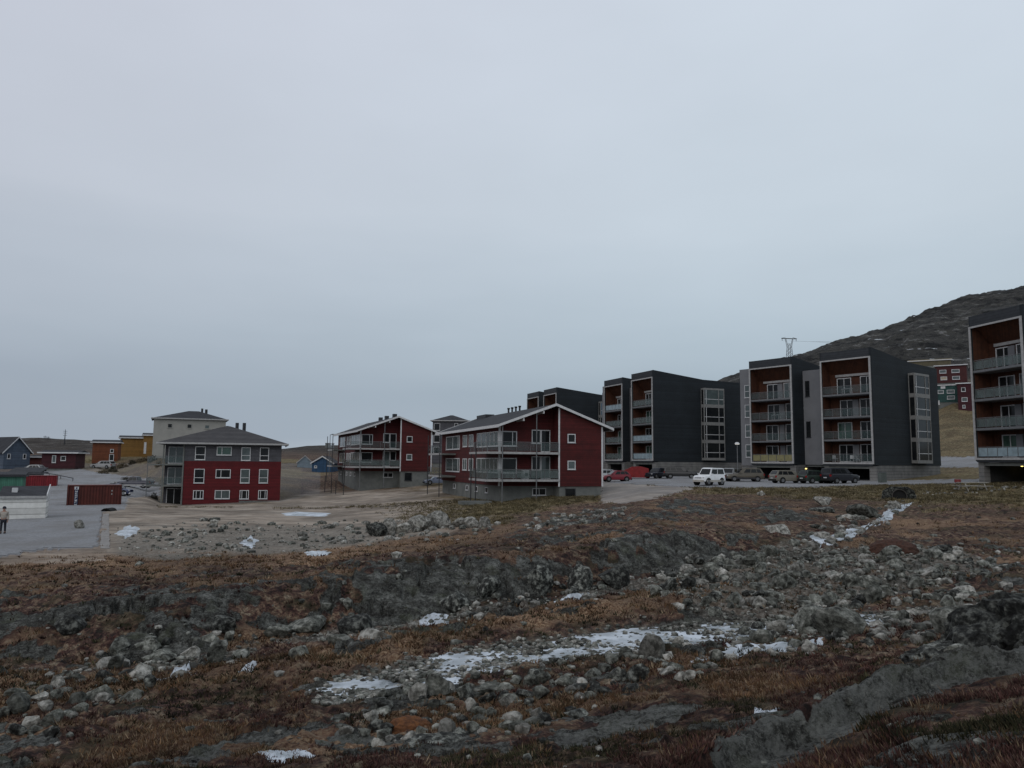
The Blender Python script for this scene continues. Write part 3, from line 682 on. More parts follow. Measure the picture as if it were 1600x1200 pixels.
RUB = [(200,840),(300,812),(420,815),(560,812),(780,818),(760,842),(600,850),(480,868),(300,862),(210,856)]
WSTONE = [(820,826),(840,805),(900,800),(975,795),(980,806),(920,822),(850,832)]
scatter(480, LOWER, 3, 34, 'ggpd', 'lower', 3.6); scatter(150, RSTR, 4, 30, 'gppd', 'rstr'); scatter(130, PALE, 5, 26, 'pppg', 'pale')
scatter(900, FIELD, 3, 36, 'gggggddp', 'field', 4.2); scatter(150, UPPER, 3, 22, 'gpp', 'upper'); scatter(230, MID, 3, 20, 'gppd', 'mid'); scatter(190, LEFTS, 3, 40, 'ggdp', 'left', 3.2)
scatter(520, RUB, 2, 16, 'ppg', 'rubble', 3); scatter(90, WSTONE, 4, 13, 'p', 'white', 1.2)
scatter(420, [(0,1200),(0,880),(560,860),(1000,800),(1600,770),(1600,1200)], 3, 20, 'gggdp', 'heath', 3.5)
scatter(160, [(1160,1000),(1330,900),(1600,820),(1600,950),(1400,960)], 4, 24, 'gggp', 'heath', 2.5)
scatter(60, [(1380,773),(1600,758),(1600,766),(1390,780)], 3, 8, 'p', 'roadside', 2)
LAB = dict(lower=('grey and pale stone in the snowy bed of the lower stream', 'stones of the lower stream bed'), rstr=('stone along the frozen stream above the dark foreground heath', 'stones along the right part of the frozen stream'),
 pale=('pale angular stone heaped at the right bend of the stream', 'pale stones heaped at the stream bend'), field=('lichen-grey stone of the wide boulder field on the right slope', 'stones of the right boulder field'),
 upper=('pale stone beside the narrow upper stream below the culvert', 'stones of the upper stream'), mid=('stone lying below the dark cliff face in the middle', 'stones below the middle cliff'),
 left=('grey stone of the scree at the left edge of the slope', 'stones of the left scree'), rubble=('small rubble stone on the bank below the dirt field', 'rubble stones on the dirt bank'),
 white=('whitish stone in the low stone line below the red house', 'whitish stones below the red house'), heath=('loose grey stone lying on the open heath', 'loose stones on the heath'), roadside=('pale stone along the road edge by the picnic table', 'pale stones along the road edge'))
LM = [(335,1045,'the squared grey boulder'),(590,1012,'the wide pale flat-topped boulder'),(1018,1035,'the pale pyramid boulder'),(1220,996,'the round pale boulder'),(1318,998,'the largest boulder of the field'),(150,1100,'the tilted boulder at the left edge'),
 (460,1040,'the oblong slab boulder'),(655,1105,'the pale blocky stream stone'),(838,1124,'the rounded tan stream stone'),(1215,835,'the pale flat boulder on the outcrop'),(1290,790,'the round-topped boulder below the cars'),(1413,782,'the culvert mouth'),(1560,1000,'the dark foreground outcrop'),
 (1485,994,'the grey boulder by the stream bend'),(848,925,'the broad cliff block'),(684,825,'the biggest boulder of the row'),(900,810,'the whitish stone line'),(203,832,'the left snow patch'),(390,850,'the snow patch on the rubble bank'),(1515,760,'the picnic table'),(640,1140,'the orange hummock'),(1340,925,'the low rounded heath boulder'),(1100,900,'the right end of the cliff'),(1500,905,'the right heath terrace'),(60,1140,'the far left corner stones'),(1130,960,'the left part of the field'),(1235,900,'the top of the field'),(1400,930,'the right part of the field'),(1160,1130,'the bare sand patch'),(300,1180,'the bottom left slab')]
USED = {}
def stone_label(px, py, s, asp, kind, key, seed):
    tone = {'g': ('grey', 'lichen-grey', 'mid-grey'), 'p': ('pale', 'whitish', 'light grey'), 'd': ('dark', 'blackish', 'dark grey')}[kind]
    size = 'big' if s > 24 else 'fair-sized' if s > 19 else 'smallish' if s > 15 else 'small'; shape = 'flat' if asp < .6 else 'blocky' if asp > .76 else 'rounded'
    L_ = sorted(LM, key=lambda q: (q[0]-px)**2+(2*(q[1]-py))**2)
    for lx, ly, nm in L_[:3]:
        dx, dy = px-lx, (py-ly)*2; rel = ('right of' if dx > 0 else 'left of') if abs(dx) > abs(dy) else ('below' if dy > 0 else 'above')
        dist = math.hypot(dx, dy); far_ = 'just ' if dist < 45 else '' if dist < 95 else 'some way '
        for k in range(3):
            lb = '%s %s %s stone %s%s %s' % (size, tone[k], shape, far_, rel, nm)
            if lb not in USED: USED[lb] = 1; return lb
    return lb
cand.sort(key=lambda c: -c[2])
rest = {}
cnt = 0
for c in cand:
    px, py, s, k, key = c
    asp = random.uniform(.5, .85)
    if cnt < 300-len(BIG)-len(ROWB):
        stone(px, py+s*asp*.4, s, s*asp, k, stone_label(px, py, s, asp, k, key, cnt), LAB[key][1], sink=random.uniform(.28, .46), seed=cnt); cnt += 1
    else: rest.setdefault(k, []).append(c)
VERT0 = {}
def small_verts(seed):
    import bmesh
    b = bmesh.new(); bmesh.ops.create_icosphere(b, subdivisions=1, radius=1); r = random.Random(seed)
    for v in b.verts: v.co = v.co*(1+r.uniform(-.28, .22))
    b.verts.ensure_lookup_table(); V = np.array([v.co[:] for v in b.verts]); F = np.array([[v.index for v in f.verts] for f in b.faces]); b.free(); return V, F
SV = [small_verts(k) for k in range(8)]
def mass(name, pts, mat, label, cat):
    """pts: (x, y, z, sx, sy, sz)"""
    VV = []; FF = []; off = 0
    for i, (x, y, z, a, b, c) in enumerate(pts):
        V, F = SV[i % 8]; an = random.uniform(0, 6.28); ca, sa_ = cos(an), sin(an)
        W_ = V*np.array([a, b, c]); W_ = np.stack([W_[:, 0]*ca-W_[:, 1]*sa_+x, W_[:, 0]*sa_+W_[:, 1]*ca+y, W_[:, 2]+z], 1)
        VV.append(W_); FF.append(F+off); off += len(V)
    me = bpy.data.meshes.new(name); me.from_pydata(np.concatenate(VV).tolist(), [], np.concatenate(FF).tolist()); me.materials.append(mat)
    o = bpy.data.objects.new(name, me); COL.objects.link(o); return tag(o, label, cat, None, 'stuff')
def gp_many(lst):
    out = []
    for px, py in lst: out.append(ground_px(px, py))
    return np.array(out)
for k, lst in rest.items():
    g = gp_many([(c[0], c[1]) for c in lst]); zz = terrain(g[:, 0], g[:, 1]); pts = []
    for (px, py, s, _, key), (x, y), z in zip(lst, g, zz):
        w = s*y/FPX/2; asp = random.uniform(.5, .85); pts.append((x, y, z+w*asp*.35, w*1.1, w*.9, w*asp*1.1))
    nm = {'g': 'grey', 'p': 'pale', 'd': 'dark'}[k]
    mass('small_stones', pts, {'g': st_grey, 'p': st_pale, 'd': st_dark}[k], 'countless small %s stones strewn over stream beds and heath' % nm, 'stones')
# pebbles in beds
T_ = T
w = (T['stream']*1.2+T['up']*.7+T['field']*.5+T['rubble']*.25)*(YY.ravel() < 75)*(np.abs(UU.ravel()) < .72)
w = w*(1/YY.ravel()); idx = rng.choice(nx*ny, 7000, p=w/w.sum())
pts = []
for i in idx:
    y = YY.ravel()[i]; s = random.uniform(.02, .085)*(1 if y < 30 else 1.6); pts.append((XX.ravel()[i]+random.uniform(-.03, .03), y+random.uniform(-.05, .05), T['z'][i]+s*.35, s, s*.9, s*.7))
mass('stream_pebbles', pts[:4200], st_grey, 'grey pebbles covering the stream beds', 'pebbles'); mass('stream_pebbles', pts[4200:], st_pale, 'pale pebbles covering the stream beds', 'pebbles')

# big foreground outcrop, right edge
def outcrop(name, px, py, Yd, sx_, sy_, sz_, label, seed, mat=st_dark):
    import bmesh
    b = bmesh.new(); bmesh.ops.create_icosphere(b, subdivisions=5, radius=1)
    V = np.array([v.co[:] for v in b.verts])
    p = V*2.2+seed
    n = fbm(p[:, 0]+p[:, 2]*.7, p[:, 1]-p[:, 2]*.6, 5, seed); f1, f2, iv = voron(p[:, 0]*1.1+p[:, 2], p[:, 1]*1.1+p[:, 2]*.8, seed)
    g1_, g2_, gv = voron(p[:, 0]*2.8+p[:, 2]*2, p[:, 1]*2.8+p[:, 2]*1.8, seed+2)
    r = 1+.18*n+.14*(iv-.5)-.10*(1-sstep(0, .10, f2-f1))+.04*(gv-.5)-.035*(1-sstep(0, .10, g2_-g1_))
    Q = V*r[:, None]; Q = np.sign(Q)*np.abs(Q)**.85
    for v, q in zip(b.verts, Q): v.co = (q[0]*sx_, q[1]*sy_, q[2]*sz_)
    me = bpy.data.meshes.new(name); b.to_mesh(me); b.free(); me.materials.append(mat)
    for q in me.polygons: q.use_smooth = False
    o = bpy.data.objects.new(name, me); COL.objects.link(o); o.location = P3(px, py, Yd); return tag(o, label, 'rock')
outcrop('rock_outcrop', 1650, 1065, 11.5, 1.55, .9, 1.22, 'massive dark lichen-covered outcrop at the right edge of the foreground', 5)
outcrop('rock_outcrop', 1500, 1060, 11.4, .80, .6, .50, 'low dark shoulder of rock left of the massive foreground outcrop', 9)
outcrop('rock_outcrop', 700, 1175, 10.3, .62, .35, .20, 'low rough rock hump at the bottom centre under the frozen stream', 13)
outcrop('rock_outcrop', 1345, 1110, 8.9, .28, .3, .22, 'jutting dark stone knob on the long foreground ledge', 21)

# brown heath mound in the stream and tufts
def blades(name, n, wgt, hmin, hmax, cols, label, cat, per=6, yscale=True, width=.012):
    w = np.clip(wgt, 0, None); idx = rng.choice(nx*ny, n, p=w/w.sum())
    X = XX.ravel()[idx]; Y = YY.ravel()[idx]; cell = Y*.00225
    X = X+rng.uniform(-1, 1, n)*cell; Y = Y+rng.uniform(-1, 1, n)*Y*Y*.0002; Z = terrain(X, Y)
    X = np.repeat(X, per); Y = np.repeat(Y, per); Z = np.repeat(Z, per); N_ = n*per
    sc = np.clip(Y/14, .75, 2.2)
    h = rng.uniform(hmin, hmax, N_)*np.clip(sc, .8, 1.3); r = rng.uniform(0, .09, N_)*sc; a = rng.uniform(0, 2*pi, N_)
    bx = X+r*np.cos(a); by = Y+r*np.sin(a); lean = rng.uniform(.2, 1.7, N_)*h; a2 = a+rng.uniform(-.8, .8, N_)
    th = rng.uniform(0, pi, N_); wd = width*sc*rng.uniform(.6, 1.5, N_)
    V = np.empty((N_, 3, 3)); V[:, 0] = np.stack([bx-np.cos(th)*wd, by-np.sin(th)*wd, Z-.03], 1); V[:, 1] = np.stack([bx+np.cos(th)*wd, by+np.sin(th)*wd, Z-.03], 1)
    V[:, 2] = np.stack([bx+np.cos(a2)*lean, by+np.sin(a2)*lean, Z+h], 1)
    me = bpy.data.meshes.new(name); me.vertices.add(N_*3); me.vertices.foreach_set('co', V.astype(np.float32).ravel())
    me.loops.add(N_*3); me.loops.foreach_set('vertex_index', np.arange(N_*3, dtype=np.int32)); me.polygons.add(N_); me.polygons.foreach_set('loop_start', np.arange(0, N_*3, 3, dtype=np.int32)); me.update(calc_edges=True)
    o = bpy.data.objects.new(name, me); COL.objects.link(o)
    C = np.array(cols); ci = np.repeat(rng.integers(0, len(C), n), per); lowf = (.75+.55*fbm(X[::per]*.8, Y[::per]*1.2, 3, 200)); c = C[ci]*np.repeat(rng.uniform(.45, 1.5, n)*lowf, per)[:, None]*rng.uniform(.75, 1.25, (N_, 1)); c = np.repeat(c, 3, 0)
    setcol(o, 'tone', c[:, 0], c[:, 1], c[:, 2])
    if 'blade' not in MATS:
        m = bpy.data.materials.new('heath blades'); m.use_nodes = True; at = m.node_tree.nodes.new('ShaderNodeAttribute'); at.attribute_name = 'tone'; pb = m.node_tree.nodes['Principled BSDF']; pb.inputs['Roughness'].default_value = .9; pb.inputs['Specular IOR Level'].default_value = .1
        m.node_tree.links.new(at.outputs[0], pb.inputs['Base Color']); MATS['blade'] = m
    me.materials.append(MATS['blade']); return tag(o, label, cat, None, 'stuff')
uu = UU.ravel(); yy = YY.ravel(); inv = (np.abs(uu) < .74)&(yy > 3)&(yy < 62)
area = 1.0/np.clip(yy, 3, 99)**.2
green = 1-np.maximum.reduce([T['rock']*.93, T['stream'], T['up']*.8, (T['yard'] | T['park']).astype(float), T['dirt'], T['field']*.55, T['slab'], T['rubble']])
hn = vnoise(xr*1.3, yr*1.3, 66); on_ = vnoise(xr*1.1, yr*1.1, 68); mn = fbm(xr*.5, yr*.8, 3, 140)
blades('heather', 26000, inv*(yy < 40)*green*area*(1-T['orange']*.7)*(hn > .35)*(mn > -.1)*(1-T['grass']*.9),   .02, .06, [(.070, .032, .028), (.090, .046, .038), (.042, .024, .021), (.12, .078, .060)], 'low maroon and brown heather covering the foreground slope', 'heather', 8, width=.014)
blades('crowberry', 12000, inv*(yy < 36)*green*area*(hn < .5)*(mn < .05)*(1-T['grass']*.6), .02, .06, [(.035, .036, .018), (.050, .046, .024), (.022, .024, .014), (.07, .06, .035)], 'dark olive crowberry mats between the heather', 'crowberry', 8, width=.014)
blades('dry_grass', 20000, inv*green*area*(T['orange']*1.2+.06)*(1-T['grass'])*(on_ > .3), .03, .095, [(.155, .092, .050), (.115, .066, .036), (.22, .165, .105), (.085, .050, .030)], 'dry orange-brown grass tufts on the banks and terraces', 'grass', 8, width=.011)
blades('straw_grass', 9000, (np.abs(uu) < .74)*(yy > 30)*(yy < 90)*T['grass']*(on_ > .25)*(1-(T['yard'] | T['park'])), .06, .16, [(.16, .13, .07), (.12, .095, .05), (.19, .16, .10), (.09, .075, .04)], 'straw coloured and olive grass below the houses and parking lot', 'grass', 8, width=.012)
# ================================================================== BUILDINGS
def B(x0, x1, y0, y1, z0, z1, name, mat, parent): return MB().box(x0, x1, y0, y1, z0, z1).build(name, mat, parent)
def window(parent, axis, a0, a1, z0, z1, pos, out_, fw=.09, gm_=None, frame=None, bars=(), hbars=(), name='window', depth=.10):
    """window on a wall. axis 0: wall runs along x at y=pos; axis 1: wall runs along y at x=pos. out_: +1/-1 outward sign. One frame part with a pane sub-part"""
    frame = frame or white; gm_ = gm_ or glass
    m = MB()
    def bx(mb, p0, p1, q0, q1, d0, d1):
        lo, hi = sorted((pos+out_*d0, pos+out_*d1))
        if axis == 0: mb.box(p0, p1, lo, hi, q0, q1)
        else: mb.box(lo, hi, p0, p1, q0, q1)
    bx(m, a0, a0+fw, z0, z1, -.05, depth*.6); bx(m, a1-fw, a1, z0, z1, -.05, depth*.6)
    bx(m, a0+fw, a1-fw, z1-fw, z1, -.05, depth*.6); bx(m, a0+fw, a1-fw, z0, z0+fw, -.05, depth*.6)
    for b in bars: bx(m, a0+(a1-a0)*b-fw*.4, a0+(a1-a0)*b+fw*.4, z0+fw, z1-fw, -.045, depth*.5)
    for b in hbars: bx(m, a0+fw, a1-fw, z0+(z1-z0)*b-fw*.4, z0+(z1-z0)*b+fw*.4, -.045, depth*.52)
    fr = m.build(name, frame, parent)
    g = MB(); bx(g, a0+fw*.9, a1-fw*.9, z0+fw*.9, z1-fw*.9, -.03, .012); g.build('pane', gm_, fr)
    s = MB(); bx(s, a0-.04, a1+.04, z0-.05, z0-.002, -.05, depth*1.1); s.build('sill', frame, fr)
    return fr
def railing(parent, p0, p1, z0, h=1.0, n=4, mat=None, thick=.02, gap=.05, lift=.12):
    """glass railing from p0 to p1 (2D), handrail and posts as the part, each glass panel a sub-part"""
    mat = mat or railglass_clear; a = Vector((*p0, 0)); b = Vector((*p1, 0)); d = (b-a); Lr = d.length; d.normalize(); nrm = Vector((-d.y, d.x, 0))
    m = MB()
    def bar(s0, s1, w, q0, q1, mb):
        c = [a+d*s0+nrm*w, a+d*s1+nrm*w, a+d*s1-nrm*w, a+d*s0-nrm*w]
        mb.prism([(v.x, v.y, q0) for v in c], (0, 0, q1-q0))
    bar(0, Lr, .03, z0+h, z0+h+.05, m)
    for k in range(n+1): bar(min(max(k*Lr/n-.02, 0), Lr-.04), min(max(k*Lr/n+.02, .04), Lr), .02, z0, z0+h-.002, m)
    r = m.build('railing', steel, parent)
    for k in range(n):
        g = MB(); bar(k*Lr/n+gap, (k+1)*Lr/n-gap, thick/2, z0+lift, z0+h-.05, g); g.build('glass_panel', mat, r)
    return r

def apartment_block(loc, th, label, sep=11.4, setb=0.3, W_=7.1, D=17.5, rails=None, yellow=False, left_link=False, base_lo=-5.5, units=(0, 1), seed=1, full=True):
    r = random.Random(seed)
    root = thing('apartment_block', label, 'apartment building', loc, th, 'dark clad apartment blocks along the parking lot')
    for un in units:
        X1 = -sep*un; X0 = X1-W_; q0 = setb*un
        prof = [(q0, 0), (q0+D, 0), (q0+D, 13.55), (q0+9.7, 13.75), (q0, 14.9)]
        MB().prism([(X1-.35, q, z) for q, z in prof], (.35, 0, 0)).build('side_wall', charcoal, root)
        MB().prism([(X0, q, z) for q, z in prof], (.12, 0, 0)).build('side_wall', charcoal, root)
        B(X0+.12, X1-.35, q0+D-.3, q0+D, 0, 13.5, 'rear_wall', charcoal, root)
        MB().prism([(X0+.12, q0+2.2, 14.35), (X1-.35, q0+2.2, 14.35), (X1-.35, q0+D-.32, 13.2), (X0+.12, q0+D-.32, 13.2)], (0, 0, -.25)).build('roof', roofing, root)
        B(X0+.122, X1-.352, q0, q0+.5, 13.82, 14.88, 'parapet', charcoal_front, root)
        B(X0+.122, X1-.352, q0+.002, q0+2.6, -.1, .28, 'base_band', charcoal_front, root)
        # loggia lining
        MB().prism([(X0+.122, q0+.5, 13.815), (X1-.352, q0+.5, 13.815), (X1-.352, q0+2.15, 12.1), (X0+.122, q0+2.15, 12.1)], (0, 0, .06)).build('loggia_ceiling', rust, root)
        B(X0+.122, X1-.352, q0+2.15, q0+2.4, .3, 14, 'loggia_rear_wall', rust, root)
        B(X0+.122, X0+.16, q0+.25, q0+2.14, .3, 13.8, 'loggia_side_lining', rust, root)
        B(X1-.39, X1-.354, q0+.25, q0+2.14, .3, 13.8, 'loggia_side_lining', rust, root)
        f = MB(); w = .2
        f.box(X0, X0+w, q0-.10, q0-.003, .12, 13.8).box(X1-.35-w*.2, X1-.35+w, q0-.10, q0-.003, .12, 13.8).box(X0+w, X1-.35-w*.2, q0-.10, q0-.003, 13.62, 13.8).box(X0+w, X1-.35-w*.2, q0-.10, q0-.003, .12, .34)
        f.build('facade_frame', paleframe, root)
        for k in range(4):
            zf = .36+2.95*k
            if k:
                sl = B(X0+.17, X1-.40, q0+.08, q0+2.14, zf-.24, zf-.02, 'balcony_slab', slate_panel if k else concrete, root)
                MB().box(X0+.17, X1-.40, q0+.03, q0+.078, zf-.2, zf+.02).build('slab_edge', steel, sl)
            mt = (rails[un][k] if rails else railglass)
            railing(root, (X0+.2, q0+.16), (X1-.42, q0+.16), zf, 1.02, 5, mt)
            # doors and windows on the rear wall
            xa = X0+r.uniform(1.0, 1.6)
            fr = window(root, 0, xa, xa+2.0, zf+.05, zf+2.3, q0+2.15, -1, .09, r.choice([glass, glass, glass, glassgreen]), white, bars=(.5,), name='balcony_door', depth=.14)
            xb = X1-r.uniform(2.6, 3.2)
            window(root, 0, xb, xb+2.2, zf+.05, zf+2.35, q0+2.15, -1, .09, r.choice([glass, glass, glasspale]), white, bars=(.4,), name='balcony_door', depth=.14)
            if full and r.random() < .6: B(xb-.95, xb-.15, q0+2.0, q0+2.145, zf+.02, zf+2.3, 'wall_panel', slate_panel, root)
        B(X0+1.0, X1-.6, q0+1.9, q0+2.148, 9.21+2.45, 9.21+2.75, 'lintel_board', paleframe, root)
        # plinth and parking bay below
        B(X1-.32, X1-.06, q0+.9, q0+D-.2, base_lo, -.004, 'plinth', blockwork, root)
        B(X1-.95, X1-.06, q0+.25, q0+.88, base_lo, -.10, 'pier', blockwork, root)
        B(X0+.02, X0+.72, q0+.25, q0+.95, base_lo, -.10, 'pier', blockwork, root)
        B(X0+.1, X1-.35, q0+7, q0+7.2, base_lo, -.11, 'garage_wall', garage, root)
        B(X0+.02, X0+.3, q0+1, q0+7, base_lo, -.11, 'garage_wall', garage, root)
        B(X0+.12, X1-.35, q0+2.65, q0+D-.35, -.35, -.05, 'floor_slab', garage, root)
        B(X0+.73, X1-.96, q0+.3, q0+.5, -.45, -.12, 'lintel', concrete, root)
        # projecting bay on the right side wall
        if un == 0:
            y0, y1 = q0+9.2, q0+13.3; xo = X1+.85
            m = MB()
            for z in (.3, 3.25, 6.2, 9.15, 12.1): m.box(X1+.002, xo, y0, y1, z-.12 if z > 1 else z, z+.42 if z < 12 else z+.18)
            for yy_ in (y0, y0+2.9, y1-.14):
                for zz in range(4): m.box(xo-.14, xo-.003, yy_+.002, yy_+.138, .72+2.95*zz, 3.12+2.95*zz)
            for zz in range(4): m.box(X1+.002, X1+.10, y0+.004, y0+.14, .72+2.95*zz, 3.12+2.95*zz)
            by = m.build('bay', M('bay grey paint', (.20, .198, .19), .6, scale=4), root)
            cols_ = [glass, r.choice([glassblue, glass]), r.choice([glasspale, glass]), glass]; r.shuffle(cols_)
            for zz in range(4):
                a, b_ = .725+2.95*zz, 3.125+2.95*zz; g = cols_[zz]
                MB().box(xo-.09, xo-.06, y0+.14, y0+2.9, a, b_).build('pane', g, by)
                MB().box(xo-.09, xo-.06, y0+3.04, y1-.14, a, b_).build('pane', g, by)
                MB().box(X1+.1, xo-.14, y0+.06, y0+.09, a, b_).build('pane', glass, by)
                MB().box(xo-.10, xo-.03, y0+.14, y1-.14, a+.82, a+.90).build('transom', white, by)
                MB().box(xo-.11, xo-.02, y0+.45, y0+.53, a, b_).build('mullion', white, by)
    # recessed grey stair link
    if len(units) > 1:
        a, b_ = -sep+.004, -W_-.004
        B(a, b_, 2.4, 2.7, .0, 13.05, 'link_wall', slate_panel, root)
        B(a, b_, 2.72, 9, 12.7, 12.98, 'link_roof', roofing, root)
        B(a, b_, 2.7, 9, -.3, 0, 'link_floor', concrete, root)
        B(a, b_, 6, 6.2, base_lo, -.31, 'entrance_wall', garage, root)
        for zz in (3.75, 9.4): window(root, 0, a+.35, a+1.0, zz, zz+2.2, 2.4, -1, .05, glass, darksteel, hbars=(.4,))
    if left_link:
        a, b_ = -sep-W_-3.4, -sep-W_-.004
        B(a, b_, 2.4, 9, -.2, 13.0, 'link_wall', slate_panel, root)
        B(a-.2, b_, 2.6, 9.2, 13.01, 14.2, 'roof_housing', slate_panel, root)
        for zz in (1.0, 3.95, 6.9, 9.85): window(root, 0, b_-2.6, b_-.9, zz, zz+1.9, 2.4, -1, .08, glasspale, white, hbars=(.5,))
        B(a, b_, 2.5, 9, base_lo, -.21, 'plinth', blockwork, root)
    return root
RG, RC, RP, RYW = railglass, railglass_clear, railglass_pale, railglass_yellow
b5 = apartment_block((45.5, 96.4, 0), radians(-53.25), 'dark apartment block with light link and two loggia towers behind the wagons, second from right', sep=11.25, setb=0.0, rails=[[RC, RC, RC, RC], [RYW, RC, RC, RC]], left_link=True, seed=4)
b3 = apartment_block((22.98, 124.4, .27), radians(-68.5), 'dark apartment block behind the red car and black cars, right of the front red house', sep=11.6, setb=1.0, W_=6.9, rails=[[RP, RP, RG, RG], [RG, RG, RG, RP]], left_link=True, seed=8)
b2 = apartment_block((8.98, 153, .1), radians(-70.2), 'farthest dark apartment block rising behind the roof of the front red house', sep=9.6, setb=0.0, W_=6.9, seed=12, full=False)
b6 = apartment_block((48.5, 71.9, .5), radians(-79.7), 'nearest dark apartment block cut by the right edge of the photo', rails=[[RP, RG, RG, RG]]*2, W_=6.75, units=(0,), seed=16)
# lit lamps in two parking bays
def wall_lamp(p, label):
    o = MB().tube((0, 0, 0), (0, 0, .12), .11, 10).build('wall_lamp', lampmat); o.location = p; tag(o, label, 'lamp'); return o
wall_lamp(P3(1259.5, 733, 101.0), 'small yellow lit lamp under the grey link of the dark block')
wall_lamp(P3(1597, 729, 78.2), 'small white-yellow lit lamp in the parking bay at the right edge')

def red_house(loc, th, b=27.0, label='', base_lo=-8.0, detail=True, seed=0, yv=0):
    r = random.Random(seed)
    root = thing('red_house', label, 'house', loc, th, 'red gabled houses with wrap-around balconies')
    a = 10.95; mt = 6.0; m_ = 5.5; rc = 1.8; zs = -3.5; zr = 5.05
    er, el = (12.0, 2.62), (-.75, 2.75)
    def rz_(s): return zr+(s-m_)*((er[1]-zr)/(er[0]-m_) if s > m_ else (el[1]-zr)/(el[0]-m_))-.22
    MB().prism([(mt, 0, zs), (a, 0, zs), (a, 0, rz_(a)), (mt, 0, rz_(mt))], (0, .2, 0)).build('gable_wall', redside, root)
    B(mt, mt+.2, .202, rc+.2, zs, rz_(mt), 'return_wall', redside, root)
    MB().prism([(0, rc, zs), (mt, rc, zs), (mt, rc, rz_(mt)), (m_, rc, rz_(m_)), (0, rc, rz_(0))], (0, .2, 0)).build('recessed_wall', redside, root)
    MB().prism([(0, rc+.202, zs), (0, b, zs), (0, b, rz_(0)), (0, rc+.202, rz_(0))], (.2, 0, 0)).build('long_wall', redside, root)
    MB().prism([(a, .202, zs), (a, b, zs), (a, b, rz_(a)), (a, .202, rz_(a))], (-.2, 0, 0)).build('long_wall', redside, root)
    MB().prism([(.2, b, zs), (a-.2, b, zs), (a-.2, b, rz_(a)-.05), (m_, b, rz_(m_)), (.2, b, rz_(0)-.05)], (0, -.2, 0)).build('rear_wall', redside, root)
    # concrete basement
    MB().prism([(.15, rc+.15, base_lo), (mt+.1, rc+.15, base_lo), (mt+.1, .12, base_lo), (a-.12, .12, base_lo), (a-.12, b-.15, base_lo), (.15, b-.15, base_lo)], (0, 0, zs-base_lo-.003)).build('basement', concrete, root)
    # roof: two slopes, white rakes and eaves
    y0, y1 = -.45, b+.45
    rf = MB().prism([(el[0], y0, el[1]), (m_, y0, zr), (m_, y0, zr-.2), (el[0], y0, el[1]-.2)], (0, y1-y0, 0)).build('roof', shingle if False else roofing, root)
    MB().prism([(er[0], y0, er[1]), (m_+.001, y0, zr), (m_+.001, y0, zr-.2), (er[0], y0, er[1]-.2)], (0, y1-y0, 0)).build('roof', roofing, root)
    for y_ in (y0-.08, y1+.003):
        MB().prism([(el[0]-.1, y_, el[1]+.03), (m_, y_, zr+.06), (er[0]+.1, y_, er[1]+.03), (er[0]+.1, y_, er[1]-.22), (m_, y_, zr-.21), (el[0]-.1, y_, el[1]-.22)], (0, .077, 0)).build('rake_board', white, root)
    B(el[0]-.1, el[0]-.003, y0+.002, y1, el[1]-.27, el[1]+.03, 'eave_board', white, root)
    B(er[0]+.003, er[0]+.1, y0+.002, y1, er[1]-.27, er[1]+.03, 'eave_board', white, root)
    for s in (1.9, 4.1): B(s-.06, s+.06, y0-.05, rc-.01, rz_(s)-.32, rz_(s)-.05, 'purlin', white, root)
    # corner boards
    for s0, q in ((mt-.09, -.03), (a-.09, -.03)):
        B(s0, s0+.18, q, q+.027, zs-.02, rz_(s0)-.02, 'corner_board', white, root)
    B(a+.003, a+.03, 0, .16, zs-.02, rz_(a)-.03, 'corner_board', white, root)
    B(-.03, .16, rc-.03, rc-.003, zs-.02, rz_(0), 'corner_board', white, root); B(-.03, -.003, rc, rc+.16, zs-.02, rz_(0), 'corner_board', white, root)
    # balconies: front recess and wrap round the left corner
    rl = [railglass, railglass_clear]
    for k, z in enumerate((-2.8, 0)):
        sl = MB().prism([(-1.9, -.12, z-.2), (mt-.003, -.12, z-.2), (mt-.003, rc-.003, z-.2), (-.003, rc-.003, z-.2), (-.003, 6.4, z-.2), (-1.9, 6.4, z-.2)], (0, 0, .2)).build('balcony_slab', concrete, root)
        MB().box(-1.92, mt-.01, -.17, -.123, z-.21, z+.02).box(-1.95, -1.903, -.17, 6.4, z-.21, z+.02).build('slab_edge', paleframe, sl)
        railing(root, (-1.85, -.08), (mt-.1, -.08), z, 1.0, 5, rl[k]); railing(root, (-1.85, 0), (-1.85, 6.35), z, 1.0, 4, rl[k])
        q0, q1 = b-7.5, b-.3
        s2 = B(-1.9, -.003, q0, q1, z-.2, z, 'balcony_slab', concrete, root); MB().box(-1.95, -1.903, q0, q1, z-.21, z+.02).build('slab_edge', paleframe, s2)
        railing(root, (-1.85, q0), (-1.85, q1), z, 1.0, 4, railglass_clear)
        # windows
        zl = z+.62
        window(root, 1, rc+.25, rc+8.2, zl, z+2.2, 0, -1, .1, glasspale, white, bars=(.18, .36, .55, .78), depth=.1)
        window(root, 0, .18, 1.95, zl, z+2.2, rc, -1, .1, glass, white, bars=(.72,) if k else ())
        f1 = (b-2)/25.
        window(root, 1, 2+9.5*f1, 2+11.4*f1, z+.75, z+2.15, 0, -1, .1, glasspale, white, bars=(.5,)); window(root, 1, 2+12.2*f1, 2+14.1*f1, z+.75, z+2.15, 0, -1, .1, glasspale, white, bars=(.5,))
        window(root, 1, 2+15.6*f1, 2+22.5*f1, z+.5, z+2.2, 0, -1, .1, glasspale, white, bars=(.12, .5))
